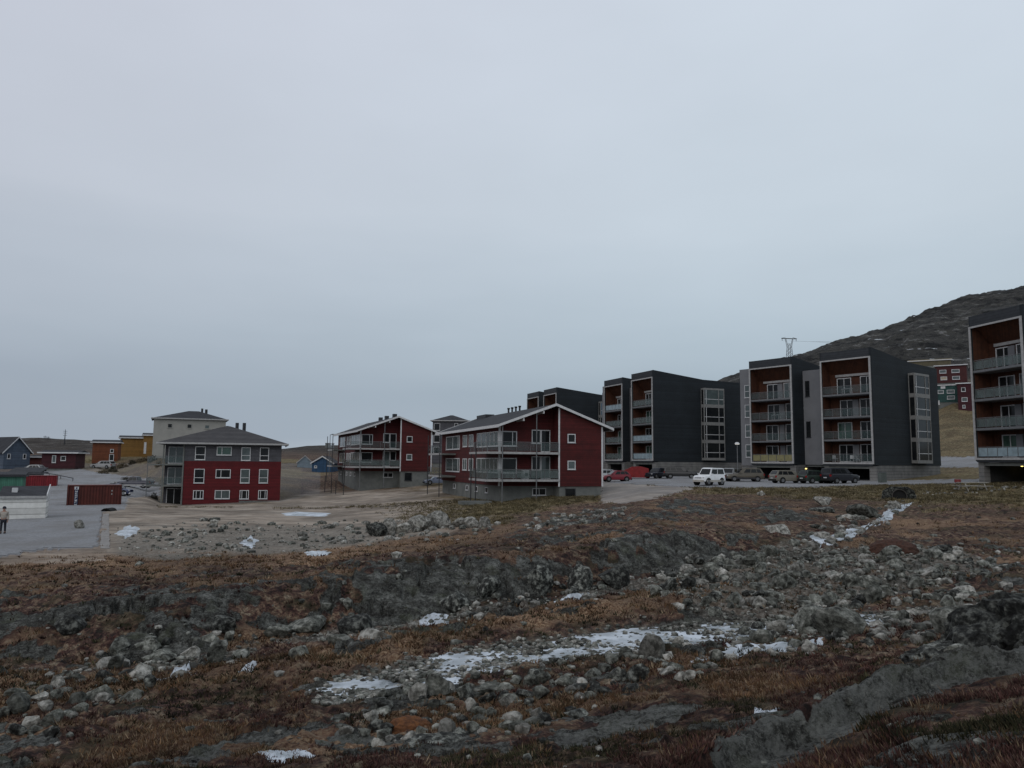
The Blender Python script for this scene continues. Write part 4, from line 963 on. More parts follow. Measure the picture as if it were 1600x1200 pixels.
        if k or not yv:
            window(root, 0, 3.6, 4.62, z+.95, z+2.4, rc, -1, .09, glass, white); window(root, 0, 4.64, 5.7, z+.06, z+2.4, rc, -1, .09, glasspale if k == 0 else glass, white, name='balcony_door')
        else:
            window(root, 0, 4.75, 5.7, z+.95, z+2.4, rc, -1, .09, glass, white); window(root, 0, 3.6, 4.7, z+.06, z+2.4, rc, -1, .09, glasspale, white, name='balcony_door')
        window(root, 0, 6.95, 7.85, z+1.05, z+1.97, 0, -1, .09, glass if k else glasspale, white)
    for (s, q, top) in ((-.3, -.24, rz_(-.3)), (3.4, -.24, rz_(3.4)), (-2.02, 3.5, 1.1), (-2.02, 5.3, -.2), (-2.02, b-7.2, 2.4), (-2.02, b-.6, 2.4)):
        MB().tube((s, q, base_lo+1), (s, q, top), .055, 8).build('column', darksteel if s < -1 else steel, root)
    window(root, 0, 3.75, 5.3, -4.5, -3.75, rc+.15, -1, .07, glass, white, bars=(.5,))
    window(root, 0, 6.75, 7.9, -4.95, -3.72, .12, -1, .08, glass, darksteel)
    for q in (6, 10, 14, 20): window(root, 1, q, q+1, -4.4, -3.8, .15, -1, .06, glass, white)
    for k, q in enumerate((12.5, 13.9, 15.3, 16.7) if not yv else (3, 9, 14)):
        if yv: B(m_-.3+.2, m_+.5, q, q+.8, zr-.3, zr+.55, 'chimney', darksteel, root)
        else:
            c = MB().tube((m_+.5, q, zr-.35), (m_+.5, q, zr+.5), .12, 8).build('chimney', darksteel, root); MB().tube((m_+.5, q, zr+.501), (m_+.5, q, zr+.68), .18, 8).build('cowl', black, c)
    if not yv: B(m_-.9, m_+.3, b-5, b-.8, zr-.4, zr+.15, 'roof_box', darksteel, root)
    return root
redA = red_house((-.70, 78.6, 1.03), radians(18.8), 27, 'front red gabled house with white trims and steel column balconies in the middle', seed=3)
redB = red_house((-22.9, 118.2, 1.93), radians(21.3), 24, 'farther red gabled house on a concrete base, left of the front red house', seed=5, yv=1, base_lo=-7)

# concrete step and planter below the front red house balcony
def on(px, py, dz=0):
    x, y = ground_px(px, py); return Vector((x, y, zt(x, y)+dz))
o = MB().box(-1.6, 1.6, -.7, .7, -.5, .32).box(-.9, .9, -1.1, -.702, -.5, .12).build('concrete_steps', concrete); o.location = on(742, 788); o.rotation_euler.z = .32; tag(o, 'low concrete steps on the grass below the left balcony of the front red house', 'steps')

# ---- hip-roofed red and grey house (C)
def house_c():
    x, y, z = -43.62, 102.96, -6.21
    root = thing('red_grey_house', 'three-storey house, red below and grey above, with hip roof and balcony corner at left', 'house', (x, y, z), radians(18))
    a = 12.4; D = 13; h = 8.3
    B(0, a, 0, .2, 0, 5.98, 'red_wall', redside2, root)
    B(0, a, 0, .2, 5.983, h, 'grey_wall', greyside, root)
    B(a-.2, a, .202, D, 0, 5.98, 'red_wall', redside2, root); B(a-.2, a, .202, D, 5.983, h, 'grey_wall', greyside, root)
    B(0, .2, .202, 2.2, 0, h, 'return_wall', greyside, root); B(-2.6, 0, 2.2, 2.4, 0, h, 'recessed_wall', greyside, root)
    B(-2.6, -2.4, 2.402, D, 0, h, 'grey_wall', greyside, root); B(-2.4, a-.2, D-.2, D, 0, h, 'rear_wall', greyside, root)
    B(7.1, a+.02, -.03, -.003, -1.5, .68, 'plinth', concrete, root); B(-2.5, a-.1, .21, D-.25, -2, -.003, 'foundation', concrete, root)
    # hip roof
    x0, x1, y0, y1, ze, zp = -3.4, a+.85, -.9, D+.9, h+.12, h+2.75
    rx0, rx1 = 4.3, 6.2; ym = 6.6
    r_ = MB()
    v = [(x0, y0, ze), (x1, y0, ze), (x1, y1, ze), (x0, y1, ze), (rx0+.6, ym, zp), (rx0+1.0, ym+1.5, zp)]
    r_.poly([v[0], v[1], v[4]]).poly([v[1], v[2], v[5], v[4]]).poly([v[2], v[3], v[5]]).poly([v[3], v[0], v[4], v[5]]).poly([v[3], v[2], v[1], v[0]])
    r_.build('roof', shingle, root)
    e = MB().box(x0-.05, x1+.05, y0-.06, y0-.002, ze-.2, ze+.03).box(x0-.06, x0-.002, y0, y1, ze-.2, ze+.03).box(x1+.002, x1+.06, y0, y1, ze-.2, ze+.03).build('eave_board', paleframe, root)
    for cx, cy in ((6.2, 8.6), (7.2, 8.4)): MB().tube((cx, cy, zp-1), (cx, cy, zp+.55), .24, 8).build('chimney', darksteel, root)
    W3 = [(1.3, 2.6, 6.15, 7.95, (), (.38,), glass), (4.0, 5.9, 6.8, 7.95, (.35,), (), glassgreen), (7.15, 8.35, 6.1, 7.9, (), (.38,), glasspale), (9.55, 10.75, 6.1, 7.9, (), (.38,), glass)]
    W2 = [(1.3, 2.6, 3.05, 4.95, (), (.38,), glass), (4.0, 5.9, 3.75, 4.9, (.35,), (), glass), (7.15, 8.35, 3.05, 4.95, (), (.38,), glasspale), (9.55, 10.75, 3.05, 4.95, (), (.38,), glasspale)]
    W1 = [(1.3, 2.6, .95, 2.1, (.3, .7), (), glass), (4.0, 5.9, .95, 2.1, (.45,), (), glasspale), (7.15, 8.35, .9, 2.1, (.25, .75), (), glass), (9.55, 10.75, .9, 2.1, (.25, .75), (), glass)]
    for s0, s1, z0, z1, vb, hb, g in W3+W2+W1: window(root, 0, s0, s1, z0, z1, 0, -1, .09, g, white, vb, hb)
    for k, zf in enumerate((0, 2.8, 5.6)):
        window(root, 0, -2.2, -.3, zf+.05, zf+2.3, 2.2, -1, .09, glasspale if k else glass, white, bars=(.5,), name='balcony_door')
        if k:
            sl = B(-2.62, -.004, -.05, 2.19, zf-.2, zf, 'balcony_slab', concrete, root)
            railing(root, (-2.5, -.02), (-.05, -.02), zf, 1.0, 2, railglass_clear)
            B(-4.6, -2.63, .6, 4.5, zf-.22, zf-.05, 'walkway', concrete, root); railing(root, (-4.55, .65), (-2.65, .65), zf-.05, 1.0, 2, railglass_clear); railing(root, (-4.55, .7), (-4.55, 4.4), zf-.05, 1.0, 3, railglass_clear)
    for s in (-2.55, -.1): B(s-.08, s+.08, -.08, .08 if s < -1 else -.003, -1, h, 'column', concrete, root)
    MB().tube((-4.5, .7, -1), (-4.5, .7, 5.5), .05, 6).build('column', steel, root)
    B(-6.2, -4.7, 1.2, 1.35, -1.2, 1.2, 'fence_panel', darksteel, root)
house_c()

def simple_house(name, label, px, pyb, Y, w, d, h, wall, roofm, rise=1.6, roof='gable', th=0, ov=.5, wins=(), frame=None, fascia=None, base_d=3, wins_side=(), z=None, chim=()):
    """front-left bottom corner at pixel (px, pyb) and depth Y; front runs along local x"""
    p = P3(px, pyb, Y)
    if z is not None: p.z = z
    root = thing(name, label, 'house' if 'house' in name else 'shed' if 'shed' in name else 'building', p, radians(th)); fascia = fascia or white
    if roof == 'gable':     # gable end faces the front
        MB().prism([(0, 0, 0), (w, 0, 0), (w, 0, h), (w/2, 0, h+rise), (0, 0, h)], (0, .15, 0)).build('gable_wall', wall, root)
        B(0, .15, .152, d, 0, h, 'side_wall', wall, root); B(w-.15, w, .152, d, 0, h, 'side_wall', wall, root)
        MB().prism([(.15, d, 0), (w-.15, d, 0), (w-.15, d, h), (w/2, d, h+rise-.1), (.15, d, h)], (0, -.15, 0)).build('rear_wall', wall, root)
        s = rise/(w/2)
        for sg in (0, 1):
            e = -ov if sg == 0 else w+ov; q = h-ov*s+.05
            MB().prism([(e, -ov, q), (w/2+(.001 if sg else 0), -ov, h+rise+.05), (w/2+(.001 if sg else 0), -ov, h+rise+.22), (e, -ov, q+.17)], (0, d+2*ov, 0)).build('roof', roofm, root)
            MB().prism([(e, -ov-.06, q-.06), (w/2, -ov-.06, h+rise-.01), (w/2, -ov-.06, h+rise+.24), (e, -ov-.06, q+.2)], (0, .057, 0)).build('rake_board', fascia, root)
    else:
        B(0, w, 0, .15, 0, h, 'front_wall', wall, root); B(0, .15, .152, d, 0, h, 'side_wall', wall, root); B(w-.15, w, .152, d, 0, h, 'side_wall', wall, root); B(.15, w-.15, d-.15, d, 0, h, 'rear_wall', wall, root)
        m = MB(); x0, x1, y0, y1, z0 = -ov, w+ov, -ov, d+ov, h+.03
        if roof == 'hip':
            i = min(w, d)/2; a = (max(x0+i, w/2-.3), d/2, z0+rise); b_ = (min(x1-i, w/2+.3) if w <= d else x1-i, d/2, z0+rise)
            if b_[0] < a[0]: b_ = (a[0]+.3, d/2, z0+rise)
        elif roof == 'ridge': a = (x0, d/2, z0+rise); b_ = (x1, d/2, z0+rise)
        else: a = b_ = None
        if a:
            m.poly([(x0, y0, z0), (x1, y0, z0), b_, a]).poly([(x1, y0, z0), (x1, y1, z0), b_]).poly([(x1, y1, z0), (x0, y1, z0), a, b_]).poly([(x0, y1, z0), (x0, y0, z0), a]).poly([(x0, y1, z0), (x1, y1, z0), (x1, y0, z0), (x0, y0, z0)])
        else: m.prism([(x0, y0, z0), (x1, y0, z0), (x1, y1, z0+rise), (x0, y1, z0+rise)], (0, 0, .15))
        m.build('roof', roofm, root)
        MB().box(x0-.02, x1+.02, y0-.06, y0-.002, z0-.14, z0+.1).box(x0-.06, x0-.002, y0, y1, z0-.14, z0+.1).box(x1+.002, x1+.06, y0, y1, z0-.14, z0+.1).build('eave_board', fascia, root)
    B(.1, w-.1, .1, d-.1, -base_d, -.003, 'foundation', concrete, root)
    for q in wins:
        s0, s1, z0, z1 = q[:4]; window(root, 0, s0, s1, z0, z1, 0, -1, .1, q[4] if len(q) > 4 else glass, frame or white, bars=q[5] if len(q) > 5 else ())
    for q in wins_side: window(root, 1, q[0], q[1], q[2], q[3], w, 1, .1, glass, frame or white)
    for (cx, cy, r0, zt_) in chim: MB().tube((cx, cy, h), (cx, cy, zt_), r0, 8).build('chimney', darksteel, root)
    return root
simple_house('tall_cream_house', 'pale cream four-storey house with dark hip roof behind the red and grey house', 237, 719, 152, 13.4, 11, 8.3, paleside, roofing, 1.9, 'hip', 24, .45, wins=[(2.5, 3.4, 6.4, 7.3), (6.1, 7.0, 6.4, 7.3), (9.4, 10.3, 6.4, 7.2, glasspale)], frame=paleside, fascia=paleframe, chim=[(9.0, 6.5, .22, 10.9), (9.8, 6, .26, 10.7)], base_d=6)
simple_house('grey_tower_house', 'grey house with shallow hip roof rising between the two red houses', 675, 724, 188, 8.6, 9, 10.4, greyside, roofing, 1.6, 'hip', 0, .5, wins=[(.3, 1.8, 8.0, 9.8), (.3, 1.8, 5.1, 6.9), (.3, 1.8, 2.4, 4), (5.3, 6.2, 9, 9.8), (5.3, 6.2, 6, 7.5)], fascia=paleframe, base_d=6)
simple_house('blue_cabin_house', 'small bright blue gabled house between the red and grey house and the farther red house', 487, 738.5, 165, 4.5, 6, 2.0, bluestrong, roofing, 1.35, 'gable', 0, .3, wins=[(.5, 1.1, 1.0, 1.5, glasspale)])
simple_house('pale_blue_house', 'pale blue-grey gabled house just left of the small bright blue house', 464, 734, 178, 3.4, 6, 1.6, M('pale blue boards', (.20, .25, .29), .8), roofing, 1.5, 'gable', 14, .2, fascia=paleframe)
simple_house('slate_blue_house', 'slate blue gabled house with dark roof at the left edge', 4, 735, 148, 4.7, 11, 3.6, blueside, roofing, 2.7, 'gable', 56, .4, wins=[(.6, 1.2, 2.2, 3.2), (3.4, 4.0, 2.2, 3.2)], base_d=3)
simple_house('long_red_house', 'long low dark red house with flat white-edged roof beyond the yard road', 64, 732, 147, 5.9, 5.5, 3.0, maroonside, roofing, .5, 'ridge', 12, .6, wins=[(1.8, 2.5, 1.1, 2.5, glasspale), (3.3, 4.2, 1.5, 2.4)], base_d=2)
simple_house('small_red_house', 'small red shed-like house between the slate blue house and the long red house', 45, 731, 158, 2.2, 4, 2.2, M('dull red boards', (.11, .035, .03), .8), roofing, .4, 'ridge', 5, .4, base_d=2)
simple_house('orange_house', 'orange-red two-storey house left of the ochre house on the rise', 143, 724, 165, 4.9, 6, 4.5, orangeside, roofing, .6, 'ridge', 21, .4, wins=[(3.4, 4.1, 2.3, 3.1), (3.3, 4.2, .6, 2.0)], base_d=4)
simple_house('ochre_house', 'ochre yellow two-storey house with white trims left of the tall cream house', 186, 722, 184, 6.2, 6, 5.8, yellowside, roofing, .6, 'ridge', 24, .4, wins=[(5.0, 5.5, 1.8, 4.0, glasspale)], base_d=4)
simple_house('ochre_house', 'narrow ochre wing squeezed against the tall cream house', 222, 722, 178, 3.0, 7, 6.2, yellowside, roofing, .6, 'ridge', 24, .3, wins=[(.2, .7, 2, 4.6, white)], base_d=4)
simple_house('green_shed', 'green boarded shed at the left edge behind the white shed', -14, 781, 98, 3.3, 4, 3.0, greenside, roofing, .3, 'flat', 28, .25, fascia=darksteel)
simple_house('dark_shed', 'low shed with wide dark roof and two white door leaves beside the green shed', 17, 756, 126, 3.8, 4, 1.75, M('grey shed boards', (.16, .16, .17), .8), roofing, .7, 'flat', 20, .5, wins=[(1.9, 2.7, .1, 1.4, white), (2.85, 3.5, .1, 1.4, white)], fascia=greyside)
# white shed with dark lean-to roof
def white_shed():
    p = P3(-4, 815, 64); root = thing('white_shed', 'white boarded shed with dark roof in the yard at the left edge', 'shed', p, radians(27))
    w, d, h = 3.35, 2.6, 1.95
    wm = M('weathered white boards', (.66, .65, .62), .8, scale=2, c2=(.54, .53, .50), stripe=(2, .5, .01))
    B(0, w, 0, .1, 0, h, 'front_wall', wm, root); B(0, .1, .102, d, 0, h, 'side_wall', wm, root)
    MB().prism([(w-.1, .102, 0), (w-.1, d, 0), (w-.1, d, h+.75), (w-.1, .102, h+.15)], (.1, 0, 0)).build('side_wall', wm, root); B(.1, w-.1, d-.1, d, 0, h+.7, 'rear_wall', wm, root)
    MB().prism([(-.1, -.15, h+.03), (w-.02, -.15, h+.03), (w-.02, d+.1, h+.78), (-.1, d+.1, h+.78)], (0, 0, .08)).build('roof', roofing, root)
    B(-.12, w+.05, -.2, -.153, h-.08, h+.12, 'fascia', paleframe, root)
    MB().prism([(w, -.1, h-.3), (w, d+.15, h-.3), (w, d+.15, h+1.0), (w, -.1, h+.25)], (.08, 0, 0)).build('barge_board', white, root)
    s = B(.75, 1.15, .9, 1.4, h+.3, h+.75, 'roof_hatch', white, root)
    B(2.1, 3.3, -.02, .3, -.35, -.01, 'sill_beam', darksteel, root); B(.3, 3.2, .2, d-.2, -.5, -.02, 'foundation', concrete, root)
white_shed()

# ---- shipping containers
def container(p, th, w, h, d, mat, label, marks=False, open_end=False):
    root = thing('shipping_container', label, 'container', p, radians(th))
    # corrugated side as real ribs
    m = MB(); n = int(w/.28); st = w/n
    pts = []
    for k in range(n):
        x = k*st; pts += [(x, .05), (x+st*.3, .05), (x+st*.45, .09), (x+st*.85, .09)]
    pts.append((w, .05))
    m.poly
    for (xa, ya), (xb, yb) in zip(pts[:-1], pts[1:]): m.poly([(xa, ya, .12), (xb, yb, .12), (xb, yb, h-.12), (xa, ya, h-.12)])
    m.build('corrugated_side', mat, root)
    f = MB().box(0, .14, 0, .14, 0, h).box(w-.14, w, 0, .14, 0, h).box(.14, w-.14, .001, .1, 0, .14).box(.14, w-.14, .001, .1, h-.12, h)
    f.box(0, .14, d-.14, d, 0, h).box(w-.14, w, d-.14, d, 0, h).build('corner_frame', mat, root)
    B(.02, w-.02, .12, d, h-.06, h-.01, 'container_roof', M('dusty container roof', (.22, .15, .14), .9, scale=2), root)
    B(.02, .06, .14, d-.14, .02, h-.06, 'end_wall', mat, root); B(w-.06, w-.02, .14, d-.14, .02, h-.06, 'end_wall', mat, root); B(.06, w-.06, d-.08, d-.03, .02, h-.06, 'rear_side', mat, root); B(.06, w-.06, .15, d-.15, .03, .1, 'container_floor', mat, root)
    if marks:
        q = B(.68, 1.02, .025, .045, .42, h-.18, 'printed_strip', navy, root)
        MB().box(.66, 1.06, .015, .024, h-.46, h-.17).build('emblem', white, q)
        e = MB().box(.78, .94, .008, .014, h-.40, h-.24).build('emblem_mark', navy, q)
        zz = h-.55
        for k in range(7):   # the faded vertical lettering: one block letter above another
            m = MB(); z0 = zz-.23*k-.19; z1 = z0+.165; x0, x1 = .75, .95
            m.box(x0, x0+.05, .012, .023, z0, z1)
            if k % 2: m.box(x0+.05, x1, .012, .023, z1-.05, z1)
            else: m.box(x1-.05, x1, .012, .023, z0, z1); m.box(x0+.05, x1-.05, .012, .023, z0+.055, z0+.11)
            if k % 3 == 1: m.box(x0+.05, x1, .012, .023, z0, z0+.05)
            m.build('letter', white, q)
        MB().box(w-1.0, w-.9, .025, .04, h-.70, h-.55).box(w-1.0, w-.9, .025, .04, h-1.05, h-.9).build('label_plate', paleframe, root)
    return root
container(P3(103, 795, 81), 29, 5.12, 2.45, 2.4, rustcontainer, 'dark rust-red shipping container with white vertical lettering in the yard', True)
container(P3(26, 771, 113), 26, 4.9, 2.6, 2.4, redcontainer, 'bright red shipping container behind the white shed')
o = MB()
for k in range(14):
    t0, t1 = pi*k/14, pi*(k+1)/14
    o.prism([(cos(t0)*.62, 0, sin(t0)*.5), (cos(t1)*.62, 0, sin(t1)*.5), (cos(t1)*.5, 0, sin(t1)*.38), (cos(t0)*.5, 0, sin(t0)*.38)], (0, 1.2, 0))
o.box(-.5, .5, .9, 1.0, -.3, .4); o = o.build('drain_mouth', black); o.scale = (.8, 1, .8); o.location = on(165, 799, -.1); o.rotation_euler.z = 0; tag(o, 'dark drain opening at the foot of the rust-red container', 'drain')
# pale concrete gutter strip along the yard edge
m = MB(); prev = None
for k in range(22):
    py = 803+k*2.6; x, y = ground_px(165.5-k*.05, py); z = zbase(x, y)+.035
    if prev: m.prism([(prev[0]-.3, prev[1], prev[2]), (prev[0]+.25, prev[1], prev[2]), (x+.25+.05*sin(k*2.1), y, z), (x-.3+.06*sin(k*1.3), y, z)], (0, 0, -.5))
    prev = (x, y, z)
o = m.build('concrete_gutter', M('pale gutter concrete', (.26, .245, .23), .9, scale=2.5, c2=(.15, .14, .13))); tag(o, 'pale concrete gutter strip running forward from the rust-red container', 'gutter')
# guard rail by the yard road
rr = thing('guard_rail', 'low dark pipe rail along the yard road behind the red container', 'railing', P3(60, 738, 135))
pa = [P3(60, 737, 135), P3(85, 740, 130), P3(114, 746, 124)]
base_p = pa[0].copy()
for a_, b_ in zip(pa[:-1], pa[1:]): MB().tube(a_-base_p, b_-base_p, .07, 6).build('rail_pipe', darksteel, rr)
for k in range(4):
    q = pa[0].lerp(pa[2], k/3); MB().tube(q-base_p+Vector((0, 0, -1.6)), q-base_p, .05, 6).build('rail_post', darksteel, rr)

# ---- hillside houses at right
simple_house('hillside_red_house', 'dark red hillside house with cream windows, upper one between the two right dark blocks', 1462, 599, 203, 7.2, 8, 4.6, M('brown red boards', (.06, .018, .018), .8), roofing, .5, 'flat', -32, .3, wins=[(1.0, 2.6, 2.6, 3.5, glasspale), (3.8, 5.6, 2.6, 3.5, glasspale), (1.2, 2.7, .8, 1.7, M('cream curtain glass', (.40, .33, .24), .5)), (3.9, 5.6, .8, 1.7, glasspale)], base_d=8)
simple_house('hillside_teal_house', 'teal green hillside house with pale windows below the dark red one', 1457, 629, 195, 6.6, 8, 4.3, tealside, roofing, .3, 'flat', -32, .2, wins=[(1.3, 2.6, 2.2, 3.1, glasspale), (3.3, 5.0, 2.2, 3.1, glasspale), (3.3, 5.0, .7, 1.6, glasspale), (2.0, 3.0, 3.5, 4.1, white), (.6, 1.6, -.6, .5, white)], base_d=6)
simple_house('hillside_maroon_house', 'tall maroon hillside house partly hidden by the nearest dark block', 1498, 651, 185, 6.5, 8, 8.0, maroonside, roofing, .3, 'flat', -32, .3, wins=[(.8, 1.7, 6.0, 7, glass), (.8, 2.0, 3.6, 4.6, glasspale), (.9, 1.5, 2.0, 2.8, glasspale)], base_d=6)
simple_house('hillside_yellow_house', 'ochre-roofed long hillside house above the dark red one', 1420, 573, 238, 11.5, 8, 1.6, M('tan boards', (.11, .095, .06), .8), M('ochre roofing', (.17, .13, .06), .9), 1.2, 'flat', -30, .3, base_d=8)

# ================================================================== VEHICLES
def car(label, p, heading, Lc=4.4, Wc=1.75, Hc=1.5, style='wagon', pm=None, clear=.22, belt=.62, wheel=.32, group='cars parked in the lot', lower=None):
    """heading: direction of the nose in radians. Local +x = nose"""
    root = thing('parked_car', label, 'pickup truck' if style == 'pickup' else 'car', p, heading, group)
    zb = clear; zbelt = Hc*belt; hw = Wc/2
    if style == 'suv': nose, cowl, ws, rs, tail = .5, .22, .09, -.46, -.5; hood = .93
    elif style == 'wagon': nose, cowl, ws, rs, tail = .5, .20, .06, -.40, -.49; hood = .86
    elif style == 'hatch': nose, cowl, ws, rs, tail = .5, .24, .06, -.33, -.48; hood = .86
    elif style == 'pickup': nose, cowl, ws, rs, tail = .5, .22, .12, -.08, -.12; hood = .93
    # body lofted along the length with rounded plan and section
    st = [(-.5, .80, .55, .80), (-.49, .93, .35, .94), (-.44, .99, .12, 1.0), (-.2, 1.0, 0, 1.0), (0, 1.0, 0, 1.0), (.2, 1.0, 0, .99), (.3, .99, 0, hood), (.42, .96, .08, hood*.96), (.485, .88, .3, hood*.86), (.5, .72, .5, hood*.72)]
    m = MB(); rows = []
    bedz = 1.0
    for x, wv, bl, tp in st:
        zlo = zb+bl*.25*(zbelt-zb); zhi = zb+(zbelt-zb)*tp; w_ = hw*wv
        rows.append([(x*Lc, -w_*.86, zlo), (x*Lc, -w_*.99, zlo+.1*(zhi-zlo)), (x*Lc, -w_, zlo+.55*(zhi-zlo)), (x*Lc, -w_*.96, zlo+.88*(zhi-zlo)), (x*Lc, -w_*.85, zhi), (x*Lc, 0, zhi+.03),
                     (x*Lc, w_*.85, zhi), (x*Lc, w_*.96, zlo+.88*(zhi-zlo)), (x*Lc, w_, zlo+.55*(zhi-zlo)), (x*Lc, w_*.99, zlo+.1*(zhi-zlo)), (x*Lc, w_*.86, zlo)])
    n = len(rows[0]); m.v = [p_ for r_ in rows for p_ in r_]
    for i in range(len(rows)-1):
        for j in range(n): m.f.append((i*n+j, i*n+(j+1) % n, (i+1)*n+(j+1) % n, (i+1)*n+j))
    m.f.append(tuple(range(n))); m.f.append(tuple((len(rows)-1)*n+j for j in range(n)))
    m.build('body', pm, root, smooth=False)
    # cabin
    xc, xw, xr, xt = cowl*Lc, ws*Lc, rs*Lc, tail*Lc
    hb, ht = hw*.90, hw*.76; z0, z1 = zbelt-.02, Hc
    cab = MB()
    c = [(xc, -hb, z0), (xc, hb, z0), (xt, hb, z0), (xt, -hb, z0)]; d = [(xw, -ht, z1-.03), (xw, ht, z1-.03), (xr, ht, z1-.01), (xr, -ht, z1-.01)]
    mid = [(xw-.18*Lc*.5, -ht, z1+.03), (xw-.18*Lc*.5, ht, z1+.03)]
    cab.poly([c[0], c[1], d[1], d[0]]).poly([c[1], c[2], d[2], mid[1], d[1]]).poly([c[2], c[3], d[3], d[2]]).poly([c[3], c[0], d[0], mid[0], d[3]]).poly([d[0], d[1], mid[1], mid[0]]).poly([mid[0], mid[1], d[2], d[3]])
    cab.build('cabin', pm, root)
    def lerp(a, b, t_): return tuple(a[k]+(b[k]-a[k])*t_ for k in range(3))
    def pane(A_, B_, C_, D_, name, off):   # quad inset on the cabin surface, set proud by off
        m = MB().prism([tuple(q) for q in (A_, B_, C_, D_)], off); return m.build(name, glass, root)
    def quad(a, b, c_, d_, u0, u1, v0, v1): # a,b bottom; d_,c_ top
        f = lambda u, v: lerp(lerp(a, b, u), lerp(d_, c_, u), v); return f(u0, v0), f(u1, v0), f(u1, v1), f(u0, v1)
    pane(*quad(c[0], c[1], d[1], d[0], .07, .93, .10, .90), 'windscreen', (.03, 0, .012)); pane(*quad(c[2], c[3], d[3], d[2], .1, .9, .25, .88), 'rear_window', (-.03, 0, .01))
    divs = [(.06, .46), (.50, .93)] if style == 'suv' and Lc < 4.2 else [(.07, .17), (.19, .45), (.48, .72), (.75, .93)][1:] if style != 'pickup' else [(.1, .5), (.55, .92)]
    for u0, u1 in divs:
        for sg in (-1, 1):
            if sg < 0: q = quad(c[0], c[3], d[3], d[0], u0, u1, .16, .86)
            else: q = quad(c[1], c[2], d[2], d[1], u0, u1, .16, .86)
            pane(*q, 'side_window', (0, sg*.015, 0))
    if style == 'pickup':
        B(-.48*Lc, -.13*Lc, -hw*.9, -hw*.82, zbelt-.05, zbelt+.05, 'bed_side', pm, root); B(-.48*Lc, -.13*Lc, hw*.82, hw*.9, zbelt-.05, zbelt+.05, 'bed_side', pm, root); B(-.49*Lc, -.475*Lc, -hw*.85, hw*.85, zb+.3, zbelt+.05, 'tailgate', pm, root)
        B(-.46*Lc, -.14*Lc, -hw*.8, hw*.8, zbelt+.035, zbelt+.05, 'bed_floor', black, root)
    if lower: B(-.40*Lc, .40*Lc, -hw-.02, -hw*.94, zb, zb+.22, 'side_skirt', lower, root); B(-.40*Lc, .40*Lc, hw*.94, hw+.02, zb, zb+.22, 'side_skirt', lower, root)
    bm_ = lower or black
    B(.47*Lc, .515*Lc, -hw*.82, hw*.82, zb, zb+.22, 'bumper', bm_, root); B(-.515*Lc, -.475*Lc, -hw*.85, hw*.85, zb+.02, zb+.24, 'bumper', bm_, root)
    zl = zb+(zbelt-zb)*.62
    B(.470*Lc, .500*Lc, -.38*Wc*.6, .38*Wc*.6, zl-.08, zl+.04, 'grille', black, root)
    for sg in (-1, 1):
        a0, a1 = sorted((sg*hw*.52, sg*hw*.86)); B(.455*Lc, .497*Lc, a0, a1, zl-.07, zl+.07, 'headlight', M('headlight glass', (.5, .5, .5), .2), root)
        a0, a1 = sorted((sg*hw*.70, sg*hw*.92)); B(-.505*Lc, -.475*Lc, a0, a1, zl, zl+.22, 'taillight', M('taillight red', (.25, .01, .01), .3), root)
        a0, a1 = sorted((sg*hw*.97, sg*(hw*.97+.17))); B(cowl*Lc-.30, cowl*Lc-.14, a0, a1, zbelt+.02, zbelt+.15, 'mirror', pm, root)
    B(-.512*Lc-.012, -.512*Lc, -.25, .25, zb+.30, zb+.41, 'number_plate', white, root)
    for xs in (.31, -.31):
        for sg in (-1, 1):
            y0 = sg*(hw-.20); y1 = sg*(hw+.015)
            w_ = MB().tube((xs*Lc, y0, wheel), (xs*Lc, y1, wheel), wheel, 16).build('wheel', black, root)
            MB().tube((xs*Lc, y1+sg*.002, wheel), (xs*Lc, y1+sg*.02, wheel), wheel*.62, 10).build('rim', steel, w_)
            MB().tube((xs*Lc, sg*(hw-.25), wheel+.02), (xs*Lc, sg*(hw+.004), wheel+.02), wheel*1.18, 16).build('wheel_arch', black, root)
    return root
def onp(px, py, Y=None):
    if Y is None: x, y = ground_px(px, py)
    else: v = P3(px, py, Y); x, y = v.x, v.y
    return Vector((x, y, zbase(x, y)+.03))
D_ = radians
car('white three-door off-road car parked in front, facing left', onp(1108, 759.5, 86), D_(180+38), 3.75, 1.75, 1.9, 'suv', paint('white', (.78, .79, .80)), .38, .60, .38, lower=M('beige lower trim', (.38, .36, .32), .6))
car('red hatchback partly hidden by the front red house', onp(962, 752, 101), D_(180+12), 3.9, 1.68, 1.42, 'hatch', paint('red', (.19, .012, .022)))
car('black estate car left of the two dark cars in front of the block plinth', onp(1028, 749, 113), D_(180+40), 4.5, 1.75, 1.5, 'suv', paint('blue black', (.012, .014, .022)), .25)
car('black large off-road car nose right, before the block plinth', onp(1064, 750, 110), D_(-12), 4.7, 1.8, 1.65, 'suv', paint('black', (.013, .013, .014)), .3)
car('silver car with open white rear behind the white off-road car', onp(1140, 753, 99), D_(180+55), 4.1, 1.7, 1.6, 'wagon', paint('silver', (.22, .225, .225)))
car('beige pickup truck parked by the left pier of the dark block', onp(1163, 753.5, 97), D_(178), 4.6, 1.75, 1.65, 'wagon', paint('beige', (.085, .072, .052)), .3, lower=darksteel)
car('silver-beige estate car seen from behind, left of the dark green one', onp(1233, 754, 92), D_(14), 4.5, 1.75, 1.48, 'wagon', paint('sand silver', (.15, .14, .115)))
car('dark green estate car between the silver estate and the dark off-road car', onp(1276, 755, 91), D_(20), 4.3, 1.72, 1.48, 'wagon', paint('dark green', (.018, .032, .024)))
car('dark off-road car with spare wheel at the right end of the parked row', onp(1313, 756, 90), D_(22), 4.4, 1.8, 1.75, 'suv', paint('dark slate', (.014, .015, .02)), .3)
car('silver car half hidden behind the right corner of the front red house', onp(941, 748, 112), D_(190), 4.2, 1.7, 1.45, 'hatch', paint('pale silver', (.40, .42, .43)))
